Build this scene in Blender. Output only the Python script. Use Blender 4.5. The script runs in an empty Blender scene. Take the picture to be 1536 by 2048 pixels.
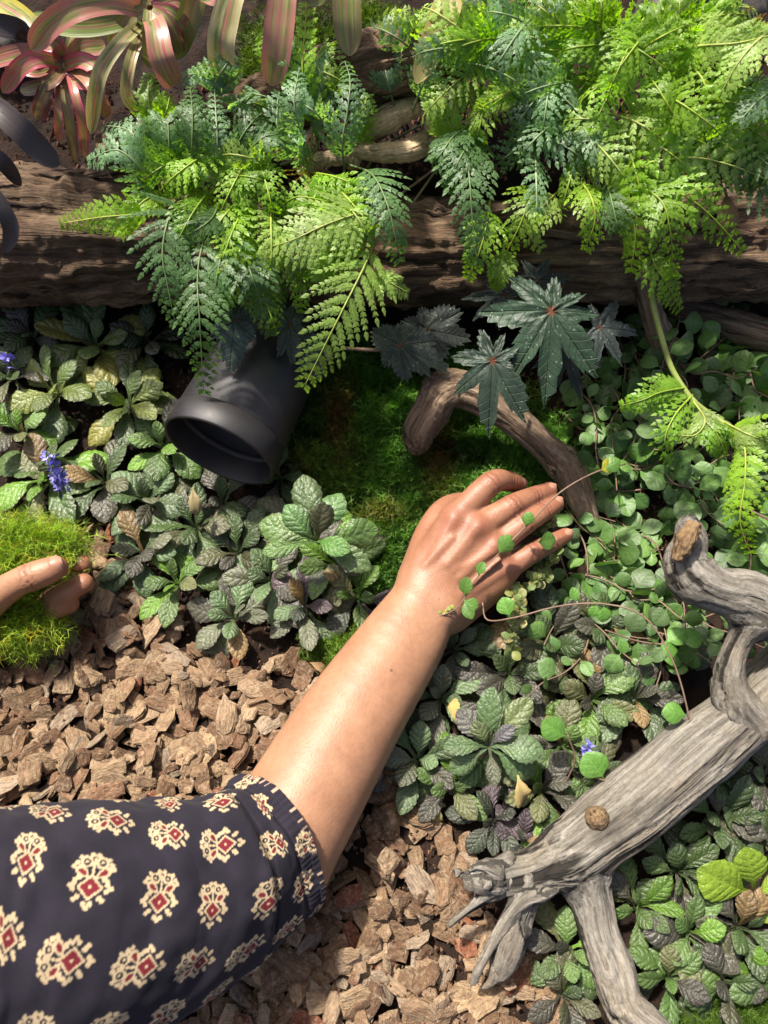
import bpy, math, random
import numpy as np
from mathutils import Vector, Matrix, noise
R = math.radians
rnd = random.Random(7)
rng = np.random.default_rng(7)
scene = bpy.context.scene
col = scene.collection

# ------------------------------------------------------------------ camera, sky, sun, exposure
CAM_H, PITCH, F = 0.58, R(64), 1539.0
cam_d = bpy.data.cameras.new('camera')
cam_d.sensor_fit = 'VERTICAL'; cam_d.sensor_height = 36; cam_d.sensor_width = 27
cam_d.lens = F / 2048 * 36
cam_d.clip_start = 0.01; cam_d.clip_end = 200
cam = bpy.data.objects.new('camera', cam_d); col.objects.link(cam)
cam.location = (0, 0, CAM_H); cam.rotation_euler = (math.pi/2 - PITCH, 0, 0)
cam_d.dof.use_dof = True; cam_d.dof.focus_distance = 0.56; cam_d.dof.aperture_fstop = 11
scene.camera = cam

SUN_EL, SUN_AZ = R(63), R(-42)      # azimuth from +Y towards +X
world = bpy.data.worlds.new('World'); scene.world = world; world.use_nodes = True
wn = world.node_tree.nodes; wn.clear()
sky = wn.new('ShaderNodeTexSky'); sky.sky_type = 'NISHITA'; sky.sun_disc = False
sky.sun_elevation = SUN_EL; sky.sun_rotation = SUN_AZ; sky.air_density = 0.45; sky.dust_density = 4.0; sky.ozone_density = 0.0
bg = wn.new('ShaderNodeBackground'); bg.inputs['Strength'].default_value = 0.13
wo = wn.new('ShaderNodeOutputWorld')
world.node_tree.links.new(sky.outputs[0], bg.inputs[0]); world.node_tree.links.new(bg.outputs[0], wo.inputs[0])
sd = bpy.data.lights.new('sun', 'SUN'); sd.energy = 5.0; sd.angle = R(3.0); sd.color = (1.0, 0.93, 0.82)
sun = bpy.data.objects.new('sun', sd); col.objects.link(sun)
sdir = Vector((math.sin(SUN_AZ)*math.cos(SUN_EL), math.cos(SUN_AZ)*math.cos(SUN_EL), math.sin(SUN_EL)))
sun.rotation_euler = sdir.to_track_quat('Z', 'Y').to_euler(); sun.location = sdir*3
vs = scene.view_settings
vs.view_transform = 'Standard'; vs.look = 'None'; vs.gamma = 1; vs.use_curve_mapping = False; vs.exposure = 1.0
scene.render.engine = 'CYCLES'
try:
    scene.cycles.use_denoising = True
    scene.cycles.max_bounces = 7; scene.cycles.transparent_max_bounces = 4; scene.cycles.caustics_reflective = False; scene.cycles.caustics_refractive = False
except Exception: pass

# ------------------------------------------------------------------ geometry helpers
SP, CP = math.sin(PITCH), math.cos(PITCH)
RIGHT = np.array([1., 0, 0]); UPC = np.array([0, SP, CP]); FWD = np.array([0, CP, -SP]); CAMP = np.array([0, 0, CAM_H])
def ray(px, py): return FWD + (px-768)/F*RIGHT + (1024-py)/F*UPC
def PZ(px, py, z):
    d = ray(px, py); return CAMP + d*((z-CAM_H)/d[2])
def PD(px, py, dep): return CAMP + ray(px, py)*dep
def depth(p): return float(np.dot(np.asarray(p)-CAMP, FWD))
def proj(p):
    q = np.asarray(p)-CAMP; w = q@FWD
    return 768+F*(q@RIGHT)/w, 1024-F*(q@UPC)/w
def sst(x, a, b):
    t = np.clip((x-a)/(b-a), 0, 1); return t*t*(3-2*t)
def hgt(x, y):
    """lie of the land: flat bark in front, bank rising to the terrace held by the log"""
    x = np.asarray(x, float); y = np.asarray(y, float)
    h = 0.022*sst(y, .26, .40) + 0.135*sst(y, .462, .505) + np.clip(y-.5, 0, .6)*.30
    h = h + 0.035*np.exp(-(((x-.26)/.10)**2+((y-.33)/.09)**2))
    h = h - 0.02*np.exp(-(((x-.10)/.05)**2+((y-.36)/.035)**2))
    return h
def PG(px, py, dz=0.0):
    z = dz
    for _ in range(12):
        p = PZ(px, py, z); z = .5*z+.5*(float(hgt(p[0], p[1]))+dz)
    return PZ(px, py, z)
def nrm(v):
    v = np.asarray(v, float); n = np.linalg.norm(v, axis=-1, keepdims=True); return v/np.maximum(n, 1e-9)
def catmull(P, n):
    P = np.asarray(P, float); m = len(P)
    if m == 2: t = np.linspace(0, 1, n)[:, None]; return P[0]*(1-t)+P[1]*t
    Q = np.vstack([2*P[0]-P[1], P, 2*P[-1]-P[-2]]); out = []
    for tt in np.linspace(0, m-1-1e-6, n):
        i = int(tt); t = tt-i; a, b, c, d = Q[i:i+4]
        out.append(.5*((2*b)+(c-a)*t+(2*a-5*b+4*c-d)*t*t+(3*b-a-3*c+d)*t**3))
    return np.array(out)
def fr(v, f, oct=4): return noise.fractal(Vector(v)*f, 1.0, 2.0, oct)

def wloc(o):
    p = np.zeros(3)
    while o: p = p+np.array(o.location); o = o.parent
    return p
def mesh(name, V, Fc, mat=None, uv=None, smooth=True, attrs=None):
    me = bpy.data.meshes.new(name)
    V = np.asarray(V, np.float32)
    if isinstance(Fc, np.ndarray) and Fc.ndim == 2:
        k = Fc.shape[1]
        me.vertices.add(len(V)); me.vertices.foreach_set('co', V.ravel())
        me.loops.add(Fc.size); me.loops.foreach_set('vertex_index', Fc.ravel().astype(np.int32))
        me.polygons.add(len(Fc)); me.polygons.foreach_set('loop_start', np.arange(0, Fc.size, k, dtype=np.int32))
        me.update(calc_edges=True)
    else: me.from_pydata(V.tolist(), [], [list(f) for f in Fc])
    if smooth: me.polygons.foreach_set('use_smooth', np.ones(len(me.polygons), bool))
    if uv is not None:
        l = me.uv_layers.new(name='UVMap'); li = np.zeros(len(me.loops), np.int32); me.loops.foreach_get('vertex_index', li)
        l.data.foreach_set('uv', np.asarray(uv, np.float32)[li].ravel())
    for k, (ty, a) in (attrs or {}).items():
        at = me.attributes.new(k, ty, 'POINT')
        a = np.asarray(a, np.float32)
        if ty == 'FLOAT': at.data.foreach_set('value', a.ravel())
        elif ty == 'FLOAT_VECTOR': at.data.foreach_set('vector', a.ravel())
        else:
            if a.shape[1] == 3: a = np.hstack([a, np.ones((len(a), 1), np.float32)])
            at.data.foreach_set('color', a.ravel())
    if mat: me.materials.append(mat)
    me.update(); return me
def obj(name, me, parent=None, color=None, M=None):
    """link a mesh; world-space verts, or placed by the world matrix M"""
    o = bpy.data.objects.new(name, me); col.objects.link(o)
    off = Matrix.Identity(4)
    if parent: o.parent = parent; off = Matrix.Translation(Vector(-wloc(parent)))
    o.matrix_basis = off @ M if M is not None else off
    if color is not None: o.color = (*color[:3], 1)
    return o
def empty(name, loc):
    o = bpy.data.objects.new(name, None); col.objects.link(o); o.location = Vector(loc); o.empty_display_size = .02; return o
def tag(o, label=None, cat=None, group=None, kind=None):
    if label: o['label'] = label
    if cat: o['category'] = cat
    if group: o['group'] = group
    if kind: o['kind'] = kind
    return o
def frame(T, up):
    """matrix3 whose Y is T and Z is near up"""
    T = nrm(T); X = nrm(np.cross(T, up)); Z = np.cross(X, T); return X, T, Z
def mat4(X, Y, Z, loc, s=1.0):
    M = Matrix.Identity(4)
    for i in range(3): M[i][0] = X[i]*s; M[i][1] = Y[i]*s; M[i][2] = Z[i]*s; M[i][3] = loc[i]
    return M
def tube(P, rad, sides=8, cap=True):
    P = np.asarray(P, float); n = len(P); rad = np.broadcast_to(np.asarray(rad, float), (n,))
    T = nrm(np.gradient(P, axis=0)); u = np.array([0.13, .2, 1.]); V = []
    X = nrm(np.cross(T[0], u))
    for i in range(n):
        X = nrm(X-T[i]*np.dot(X, T[i])); Y = np.cross(T[i], X)
        a = np.arange(sides)/sides*2*math.pi
        V.append(P[i]+rad[i]*(np.cos(a)[:, None]*X+np.sin(a)[:, None]*Y))
    V = np.vstack(V); Fc = []
    for i in range(n-1):
        for k in range(sides):
            k2 = (k+1) % sides; Fc.append((i*sides+k, i*sides+k2, (i+1)*sides+k2, (i+1)*sides+k))
    if cap: Fc += [tuple(range(sides))[::-1], tuple(range((n-1)*sides, n*sides))]
    return V, Fc
def join(parts):
    V = []; Fc = []; b = 0
    for v, f in parts:
        V.append(np.asarray(v, float)); Fc += [tuple(i+b for i in q) for q in f]; b += len(v)
    return np.vstack(V), Fc
def lathe(prof, X, Y, Z, c, n=48):
    """prof: (radius, along Z)"""
    a = np.arange(n)/n*2*math.pi; V = []; Fc = []
    for r, h in prof: V.append(c+Z*h+r*(np.cos(a)[:, None]*X+np.sin(a)[:, None]*Y))
    for i in range(len(prof)-1):
        for k in range(n):
            k2 = (k+1) % n; Fc.append((i*n+k, i*n+k2, (i+1)*n+k2, (i+1)*n+k))
    return np.vstack(V), Fc

# ------------------------------------------------------------------ implicit surfaces (bodies and driftwood)
class Solid:
    def __init__(s, h): s.h = h; s.pr = []
    def cone(s, a, b, ra, rb, k=.006, sub=False): s.pr.append(('c', np.array(a, float), np.array(b, float), ra, rb, k, sub))
    def chain(s, pts, k=.006):
        """a bent tapering limb: its own segments meet sharply, the limb blends into the rest over k"""
        q = np.array([list(a)+[r] for a, r in pts]); n = max(len(q), min(60, (len(q)-1)*5+1)) if len(q) < 9 else len(q)
        if len(q) > 2 and n > len(q): q = np.stack([catmull(q[:, [j, j, j]], n)[:, 0] for j in range(4)], 1)
        s.pr.append(('p', q, None, None, None, k, False))
    def ell(s, c, X, Y, Z, r, k=.006, sub=False): s.pr.append(('e', np.array(c, float), np.array([nrm(X), nrm(Y), nrm(Z)]), np.array(r, float), 0, k, sub))
    def build(s):
        lo = np.full(3, 9.); hi = -lo
        for p in s.pr:
            if p[0] == 'p': lo = np.minimum(lo, (p[1][:, :3]-p[1][:, 3:]).min(0)); hi = np.maximum(hi, (p[1][:, :3]+p[1][:, 3:]).max(0))
            elif p[0] == 'c':
                m = max(p[3], p[4]); lo = np.minimum(lo, np.minimum(p[1], p[2])-m); hi = np.maximum(hi, np.maximum(p[1], p[2])+m)
            else: lo = np.minimum(lo, p[1]-p[3].max()); hi = np.maximum(hi, p[1]+p[3].max())
        h = s.h; lo -= 4*h; hi += 4*h; n = np.ceil((hi-lo)/h).astype(int)+1
        G = np.full(n, .05, np.float32)
        for p in s.pr:
            if p[0] == 'p': m = p[5]*1.6+3*h; a = (p[1][:, :3]-p[1][:, 3:]).min(0)-m; b = (p[1][:, :3]+p[1][:, 3:]).max(0)+m
            elif p[0] == 'c': m = max(p[3], p[4])+p[5]*1.6+3*h; a = np.minimum(p[1], p[2])-m; b = np.maximum(p[1], p[2])+m
            else: m = p[3].max()+p[5]*1.6+3*h; a = p[1]-m; b = p[1]+m
            i0 = np.maximum(((a-lo)/h).astype(int), 0); i1 = np.minimum(((b-lo)/h).astype(int)+2, n)
            ax = [lo[q]+h*np.arange(i0[q], i1[q]) for q in range(3)]
            X = np.stack(np.meshgrid(*ax, indexing='ij'), -1)
            if p[0] == 'p':
                d = np.full(X.shape[:3], .05, np.float32)
                for u, v in zip(p[1][:-1], p[1][1:]):
                    mm_ = max(u[3], v[3])+p[5]*1.6+3*h; j0 = np.maximum(((np.minimum(u, v)[:3]-mm_-lo)/h).astype(int)-i0, 0); j1 = np.minimum(((np.maximum(u, v)[:3]+mm_-lo)/h).astype(int)+2-i0, d.shape)
                    s2 = tuple(slice(j0[q], j1[q]) for q in range(3)); Y = X[s2]; ba = v[:3]-u[:3]; t = np.clip(((Y-u[:3])@ba)/max(ba@ba, 1e-12), 0, 1)
                    d[s2] = np.minimum(d[s2], np.linalg.norm(Y-u[:3]-t[..., None]*ba, axis=-1)-(u[3]+(v[3]-u[3])*t))
            elif p[0] == 'c':
                ba = p[2]-p[1]; t = np.clip(((X-p[1])@ba)/max(ba@ba, 1e-12), 0, 1)
                d = np.linalg.norm(X-p[1]-t[..., None]*ba, axis=-1)-(p[3]+(p[4]-p[3])*t)
            else:
                q = (X-p[1])@p[2].T; kk = np.linalg.norm(q/p[3], axis=-1); g = np.linalg.norm(q/p[3]**2, axis=-1)
                d = kk*(kk-1)/np.maximum(g, 1e-6)
            sl = tuple(slice(i0[q], i1[q]) for q in range(3)); k = p[5]; A = G[sl]
            if p[6]: e = np.clip(.5-.5*(A+d)/k, 0, 1); G[sl] = A*(1-e)-d*e+k*e*(1-e)
            else: e = np.clip(.5+.5*(A-d)/k, 0, 1); G[sl] = A*(1-e)+d*e-k*e*(1-e)
        return surface_nets(G, lo, h)
def surface_nets(G, o, h):
    s = G < 0; c = np.zeros(np.array(G.shape)-1, np.int8)
    offs = [(i, j, k) for i in (0, 1) for j in (0, 1) for k in (0, 1)]
    for a in offs: c += s[a[0]:s.shape[0]-1+a[0], a[1]:s.shape[1]-1+a[1], a[2]:s.shape[2]-1+a[2]]
    act = (c > 0) & (c < 8); idx = np.full(c.shape, -1, np.int32); ids = np.argwhere(act); idx[act] = np.arange(len(ids))
    vals = {a: G[ids[:, 0]+a[0], ids[:, 1]+a[1], ids[:, 2]+a[2]] for a in offs}
    acc = np.zeros((len(ids), 3)); cnt = np.zeros(len(ids))
    for a in offs:
        for q in range(3):
            if a[q] == 0:
                b = list(a); b[q] = 1; b = tuple(b); fa, fb = vals[a], vals[b]; m = (fa < 0) != (fb < 0)
                t = np.where(m, fa/np.where(m, fa-fb, 1), 0); p = np.array(a)[None]+t[:, None]*(np.array(b)-np.array(a))[None]
                acc[m] += p[m]; cnt[m] += 1
    V = o+h*(ids+acc/cnt[:, None]); Q = []
    for q in range(3):
        u, w = (q+1) % 3, (q+2) % 3
        a0 = [slice(1, -1)]*3; a0[q] = slice(0, -1); a1 = [slice(1, -1)]*3; a1[q] = slice(1, None)
        ins = s[tuple(a0)]; m = np.argwhere(ins != s[tuple(a1)])
        if not len(m): continue
        fl = ins[m[:, 0], m[:, 1], m[:, 2]]; base = m.copy(); base[:, u] += 1; base[:, w] += 1
        def cell(du, dw):
            z = base.copy(); z[:, u] += du; z[:, w] += dw; return idx[z[:, 0], z[:, 1], z[:, 2]]
        f = np.stack([cell(-1, -1), cell(0, -1), cell(0, 0), cell(-1, 0)], 1); f[~fl] = f[~fl][:, ::-1]; Q.append(f)
    return V, np.vstack(Q)
def vnormals(V, Q):
    n = np.cross(V[Q[:, 2]]-V[Q[:, 0]], V[Q[:, 3]]-V[Q[:, 1]]); N = np.zeros_like(V)
    for k in range(4): np.add.at(N, Q[:, k], n)
    return nrm(N)
def relax(V, Q, it=2):
    for _ in range(it):
        S = np.zeros_like(V); C = np.zeros(len(V))
        for k in range(4):
            for j in (1, 3): np.add.at(S, Q[:, k], V[Q[:, (k+j) % 4]]); np.add.at(C, Q[:, k], 1)
        V = .5*V+.5*S/C[:, None]
    return V

# ------------------------------------------------------------------ materials
class NT:
    def __init__(s, name):
        s.m = bpy.data.materials.new(name); s.m.use_nodes = True; s.t = s.m.node_tree; s.t.nodes.clear()
        s.out = s.t.nodes.new('ShaderNodeOutputMaterial')
    def n(s, ty, ins=None, **at):
        nd = s.t.nodes.new('ShaderNode'+ty)
        for k, v in at.items(): setattr(nd, k, v)
        for k, v in (ins or {}).items():
            sk = nd.inputs[k]
            if isinstance(v, bpy.types.NodeSocket): s.t.links.new(v, sk)
            else: sk.default_value = v
        return nd
    def math(s, op, a, b=0.0, c=None, clamp=False):
        i = {0: a, 1: b}
        if c is not None: i[2] = c
        return s.n('Math', i, operation=op, use_clamp=clamp).outputs[0]
    def mix(s, f, a, b, bt='MIX'):
        nd = s.n('Mix', data_type='RGBA', blend_type=bt)
        for k, v in ((0, f), (6, a), (7, b)):
            if isinstance(v, bpy.types.NodeSocket): s.t.links.new(v, nd.inputs[k])
            else: nd.inputs[k].default_value = v if k == 0 else (*v[:3], 1)
        return nd.outputs[2]
    def noise(s, vec, sc, det=4, rough=.55, dist=0.0, w=None):
        i = {'Scale': sc, 'Detail': det, 'Roughness': rough, 'Distortion': dist}
        if vec is not None: i['Vector'] = vec
        at = {}
        if w is not None: at['noise_dimensions'] = '4D'
        nd = s.n('TexNoise', **at)
        if w is not None: i['W'] = w
        for k, v in i.items():
            if isinstance(v, bpy.types.NodeSocket): s.t.links.new(v, nd.inputs[k])
            else: nd.inputs[k].default_value = v
        return nd.outputs[0]
    def ramp(s, f, stops, interp='LINEAR'):
        nd = s.n('ValToRGB', {0: f}); cr = nd.color_ramp; cr.interpolation = interp
        while len(cr.elements) < len(stops): cr.elements.new(.5)
        for e, (p, c) in zip(cr.elements, stops):
            e.position = p; e.color = (*c, 1) if isinstance(c, tuple) else (c, c, c, 1)
        return nd.outputs[0]
    def bump(s, h, st=.5, d=.001, nrm_=None):
        i = {'Height': h, 'Strength': st, 'Distance': d}
        if nrm_ is not None: i['Normal'] = nrm_
        return s.n('Bump', i).outputs[0]
    def pbr(s, colr, rough=.6, nr=None, spec=.5, sss=0, sssr=None, transl=None, tw=.3, coat=0):
        i = {'Base Color': colr if isinstance(colr, bpy.types.NodeSocket) else (*colr, 1), 'Roughness': rough, 'Specular IOR Level': spec}
        if nr is not None: i['Normal'] = nr
        if sss: i['Subsurface Weight'] = sss; i['Subsurface Radius'] = sssr; i['Subsurface Scale'] = .004
        if coat: i['Coat Weight'] = coat; i['Coat Roughness'] = .25
        p = s.n('BsdfPrincipled', i).outputs[0]
        if transl is not None:
            ti = {'Color': transl}
            if nr is not None: ti['Normal'] = nr
            t = s.n('BsdfTranslucent', ti).outputs[0]
            p = s.n('MixShader', {0: tw, 1: p, 2: t}).outputs[0]
        s.t.links.new(p, s.out.inputs[0]); return s.m
    @property
    def ocol(s): return s.n('ObjectInfo').outputs['Color']
    @property
    def orand(s): return s.n('ObjectInfo').outputs['Random']
    @property
    def oco(s): return s.n('TexCoord').outputs['Object']
    @property
    def uvc(s): return s.n('TexCoord').outputs['UV']
    def attr(s, nm, o='Color'): return s.n('Attribute', attribute_name=nm).outputs[o]

def m_soil():
    k = NT('soil'); c = k.oco
    a = k.noise(c, 70, 8, .65); b = k.noise(c, 900, 4, .6)
    cc = k.ramp(a, [(.3, (.008, .005, .004)), (.5, (.02, .011, .007)), (.68, (.042, .02, .012)), (.8, (.075, .042, .024))])
    cc = k.mix(.5, cc, k.ramp(b, [(.35, (.25, .25, .25)), (.7, (1.4, 1.3, 1.2))]), 'MULTIPLY')
    h = k.math('ADD', k.math('MULTIPLY', a, .6), k.math('MULTIPLY', b, .4))
    return k.pbr(cc, .9, k.bump(h, 1, .006), spec=.25)
def m_chip():
    k = NT('bark_chip'); c = k.oco
    st = k.n('Mapping', {'Vector': c, 'Scale': (2.2, 13, 13)}).outputs[0]
    w = k.math('MULTIPLY', k.orand, 50.0)
    g = k.noise(st, 1, 5, .6, w=w); b = k.noise(c, 4.5, 6, .7, w=w)
    cc = k.mix(1, k.ocol, k.ramp(g, [(.28, .30), (.5, .95), (.72, 1.35)]), 'MULTIPLY')
    cc = k.mix(k.ramp(b, [(.5, 0.), (.68, .6)]), cc, (.38, .30, .20))
    cc = k.mix(k.ramp(k.noise(c, 2.2, 5, .65, w=w), [(.52, 0.), (.72, .6)]), cc, (.10, .045, .025))
    h = k.math('ADD', k.math('MULTIPLY', g, .8), b)
    return k.pbr(cc, .85, k.bump(h, 1., .0022), spec=.3)
def leaf_mat(name, vein_n=7, slant=1.4, purple=(.045, .028, .035), pw=.26, quilt=1.0, rough=.37, tw=.22, vein_mul=1.35, spec=.5, tcol=(1.5, 1.9, .5)):
    k = NT(name); uv = k.n('SeparateXYZ', {0: k.uvc}).outputs
    x = k.math('MULTIPLY', k.math('ABSOLUTE', k.math('SUBTRACT', uv[0], .5)), 2.0)
    ph = k.math('SUBTRACT', k.math('MULTIPLY', uv[1], float(vein_n)), k.math('MULTIPLY', x, slant))
    tri = k.math('MULTIPLY', k.math('ABSOLUTE', k.math('SUBTRACT', k.math('FRACT', ph), .5)), 2.0)
    vein = k.math('MAXIMUM', k.ramp(tri, [(.84, 0.), (.97, 1.)]), k.ramp(x, [(.02, 1.), (.09, 0.)]))
    c = k.oco; w = k.math('MULTIPLY', k.orand, 60.0)
    n1 = k.noise(c, 3.2, 4, .6, w=w); n2 = k.noise(c, 22, 3, .6, w=w)
    vo = k.n('TexVoronoi', {'Vector': c, 'Scale': 15.0}, feature='DISTANCE_TO_EDGE').outputs[0]
    base = k.mix(1, k.ocol, k.ramp(n2, [(.3, .72), (.7, 1.25)]), 'MULTIPLY')
    base = k.mix(k.math('MULTIPLY', k.ramp(n1, [(.45, 0.), (.66, 1.)]), pw), base, purple)
    base = k.mix(k.ramp(x, [(.9, 0.), (1., .5)]), base, purple)
    base = k.mix(k.math('MULTIPLY', vein, .4), base, k.mix(1, k.ocol, (vein_mul,)*3, 'MULTIPLY'))
    q = k.math('SUBTRACT', 1.0, k.math('MULTIPLY', tri, tri))
    h = k.math('ADD', k.math('MULTIPLY', k.math('MULTIPLY', q, .42), k.ramp(x, [(.0, .2), (.2, 1.)])), k.math('ADD', k.math('MULTIPLY', k.ramp(vo, [(0., 0.), (.25, 1.)]), .16), k.math('MULTIPLY', n2, .6)))
    nr = k.bump(h, .75*quilt, .0016)
    return k.pbr(base, rough, nr, spec=spec, transl=k.mix(1, base, tcol, 'MULTIPLY') if tw else None, tw=tw)
def m_fern():
    k = NT('fern_green'); c = k.oco
    n = k.noise(c, 40, 3, .6); b = k.noise(c, 500, 2, .5)
    cc = k.mix(1, k.ocol, k.ramp(n, [(.3, .7), (.7, 1.25)]), 'MULTIPLY')
    return k.pbr(cc, .44, k.bump(b, .35, .001), spec=.5, transl=k.mix(1, cc, (1.9, 2.1, .45), 'MULTIPLY'), tw=.5)
def m_plain(name, c, rough=.6, sc=80, amt=.3, bump=.3, spec=.4, use_obj=False):
    k = NT(name); n = k.noise(k.oco, sc, 5, .6)
    base = k.ocol if use_obj else k.mix(0, c, c)
    cc = k.mix(1, base, k.ramp(n, [(.3, 1-amt), (.7, 1+amt)]), 'MULTIPLY')
    return k.pbr(cc, rough, k.bump(n, bump, .002), spec=spec)
def m_wood(name, dark, mid, light, warm, crack=.7, fine=420., long=9., rough=.8, bscale=.004, pale=.5):
    k = NT(name); v = k.attr('across', 'Vector'); s = k.attr('along', 'Fac')
    sv = k.n('VectorMath', {0: v, 3: fine}, operation='SCALE').outputs[0]
    wob = k.noise(k.oco, 28, 2, .5)
    s2 = k.math('ADD', k.math('MULTIPLY', s, long), k.math('MULTIPLY', wob, 1.2))
    g = k.noise(sv, 1.0, 4, .6, .3, w=s2)
    sv2 = k.n('VectorMath', {0: v, 3: fine*.33}, operation='SCALE').outputs[0]
    g2 = k.noise(sv2, 1.0, 3, .55, .5, w=k.math('MULTIPLY', s2, .7))
    b = k.noise(k.oco, 22, 5, .6)
    cc = k.ramp(g, [(.28, dark), (.45, mid), (.62, light)])
    cc = k.mix(k.ramp(b, [(.45, 0.), (.7, pale)]), cc, warm)
    sv3 = k.n('VectorMath', {0: v, 3: fine*3.4}, operation='SCALE').outputs[0]
    g3 = k.noise(sv3, 1.0, 5, .7, .2, w=k.math('MULTIPLY', s2, 2.2)); sp_ = k.noise(k.oco, 420, 4, .7)
    cc = k.mix(1, cc, k.ramp(g3, [(.36, .55), (.46, .95), (.62, 1.18)]), 'MULTIPLY')
    cc = k.mix(1, cc, k.ramp(sp_, [(.34, .78), (.5, 1.), (.7, 1.14)]), 'MULTIPLY')
    ck = k.ramp(g2, [(.34, 1.), (.43, 0.)])
    cc = k.mix(1, cc, k.ramp(k.noise(k.oco, 9, 4, .6), [(.32, .62), (.5, 1.), (.68, 1.25)]), 'MULTIPLY')
    cc = k.mix(k.math('MULTIPLY', ck, crack), cc, tuple(d*.35 for d in dark))
    h = k.math('SUBTRACT', k.math('ADD', k.math('ADD', k.math('MULTIPLY', g3, .3), k.math('MULTIPLY', g, .5)), k.math('MULTIPLY', g2, .7)), k.math('MULTIPLY', ck, .6))
    return k.pbr(cc, rough, k.bump(h, .9, bscale), spec=.25)
def m_moss(name, tc=(1.35, 1.9, .4)):
    k = NT(name); cc = k.attr('tint')
    return k.pbr(cc, .6, spec=.3, transl=k.mix(1, cc, tc, 'MULTIPLY'), tw=.35)
def m_skin():
    k = NT('skin'); c = k.oco
    n = k.noise(c, 45, 4, .6); f = k.noise(c, 900, 3, .6); vo = k.n('TexVoronoi', {'Vector': c, 'Scale': 750.0}).outputs[0]
    red = k.attr('redness_shade', 'Fac'); cr = k.attr('crease', 'Fac')
    cc = k.ramp(n, [(.3, (.25, .125, .070)), (.7, (.325, .172, .098))])
    cc = k.mix(k.math('MULTIPLY', red, .8), cc, (.21, .078, .045))  # flushed tips and knuckles, plus the painted shade over the hand
    cc = k.mix(k.math('MULTIPLY', cr, .75), cc, (.12, .045, .028))
    cc = k.mix(k.ramp(k.noise(c, 130, 2, .5), [(.66, 0.), (.76, .35)]), cc, (.18, .085, .05))
    cc = k.mix(1, cc, k.ramp(k.noise(c, 260, 5, .7), [(.28, .86), (.7, 1.08)]), 'MULTIPLY')
    cc = k.mix(k.ramp(k.n('TexVoronoi', {'Vector': c, 'Scale': 42.0}).outputs[0], [(.035, .8), (.05, 0.)]), cc, (.10, .045, .03))
    h = k.math('ADD', k.math('MULTIPLY', f, .5), k.math('ADD', k.math('MULTIPLY', vo, .5), k.math('MULTIPLY', cr, -2.0)))
    return k.pbr(cc, .48, k.bump(h, .28, .0008), spec=.38, sss=.12, sssr=(1., .35, .2))
def m_brom():
    k = NT('bromeliad_leaf'); uv = k.n('SeparateXYZ', {0: k.uvc}).outputs
    x = k.math('MULTIPLY', k.math('ABSOLUTE', k.math('SUBTRACT', uv[0], .5)), 2.0); w = k.math('MULTIPLY', k.orand, 40.0)
    st = k.n('Mapping', {'Vector': k.uvc, 'Scale': (7, .6, 1)}).outputs[0]
    s = k.noise(st, 1, 3, .55, w=w); bl = k.noise(k.n('Mapping', {'Vector': k.uvc, 'Scale': (2, 2.5, 1)}).outputs[0], 1.5, 3, .6, w=w)
    cc = k.ramp(s, [(.34, (.06, .11, .015)), (.47, (.15, .19, .04)), (.56, (.30, .25, .11)), (.64, (.34, .08, .08))])
    cc = k.mix(k.ramp(x, [(.45, 0.), (.85, .9)]), cc, k.ocol)
    cc = k.mix(k.ramp(bl, [(.45, 0.), (.62, .75)]), cc, k.ocol)
    cc = k.mix(k.ramp(x, [(.03, .7), (.10, 0.)]), cc, (.36, .11, .12))
    return k.pbr(cc, .36, k.bump(s, .25, .002), spec=.55, transl=k.mix(1, cc, (1.2, 1., .6), 'MULTIPLY'), tw=.22)
def m_brom_dark():
    k = NT('dark_bromeliad_leaf'); w = k.math('MULTIPLY', k.orand, 40.0)
    s = k.noise(k.n('Mapping', {'Vector': k.uvc, 'Scale': (18, .7, 1)}).outputs[0], 1, 3, .5, w=w); b = k.noise(k.oco, 60, 4, .6)
    cc = k.ramp(b, [(.3, (.028, .026, .024)), (.6, (.05, .045, .05)), (.75, (.075, .065, .055))])
    cc = k.mix(.45, cc, k.ocol); cc = k.mix(1, cc, (.75, .68, .66), 'MULTIPLY')
    return k.pbr(cc, .4, k.bump(s, .3, .002), spec=.4)
def m_begonia():
    k = NT('begonia_leaf'); uv = k.n('SeparateXYZ', {0: k.uvc}).outputs; c = k.oco
    x = k.math('MULTIPLY', k.math('ABSOLUTE', k.math('SUBTRACT', uv[0], .5)), 2.0)
    n = k.noise(c, 60, 4, .6)
    base = k.mix(1, k.ocol, k.ramp(n, [(.3, .6), (.7, 1.35)]), 'MULTIPLY')
    vein = k.ramp(x, [(.015, 1.), (.07, 0.)])
    ph = k.math('FRACT', k.math('SUBTRACT', k.math('MULTIPLY', uv[1], 8.0), k.math('MULTIPLY', x, 1.6)))
    tri = k.math('MULTIPLY', k.math('ABSOLUTE', k.math('SUBTRACT', ph, .5)), 2.0)
    v2 = k.math('MULTIPLY', k.ramp(tri, [(.86, 0.), (.96, 1.)]), .35)
    base = k.mix(k.math('MULTIPLY', k.math('MAXIMUM', vein, v2), .4), base, (.06, .09, .05))
    sp = k.n('TexVoronoi', {'Vector': c, 'Scale': 300.0}).outputs[0]
    base = k.mix(k.math('MULTIPLY', k.ramp(sp, [(.12, .5), (.2, 0.)]), k.ramp(n, [(.42, 0.), (.55, 1.)])), base, (.34, .38, .32))
    base = k.mix(k.ramp(uv[1], [(.02, .7), (.07, 0.)]), base, (.20, .05, .018))
    h = k.math('SUBTRACT', k.math('MULTIPLY', n, .7), k.math('ADD', k.math('MULTIPLY', vein, .6), v2))
    return k.pbr(base, .5, k.bump(h, .8, .0025), spec=.32, transl=k.mix(1, base, (1., .9, .5), 'MULTIPLY'), tw=.1)
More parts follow.
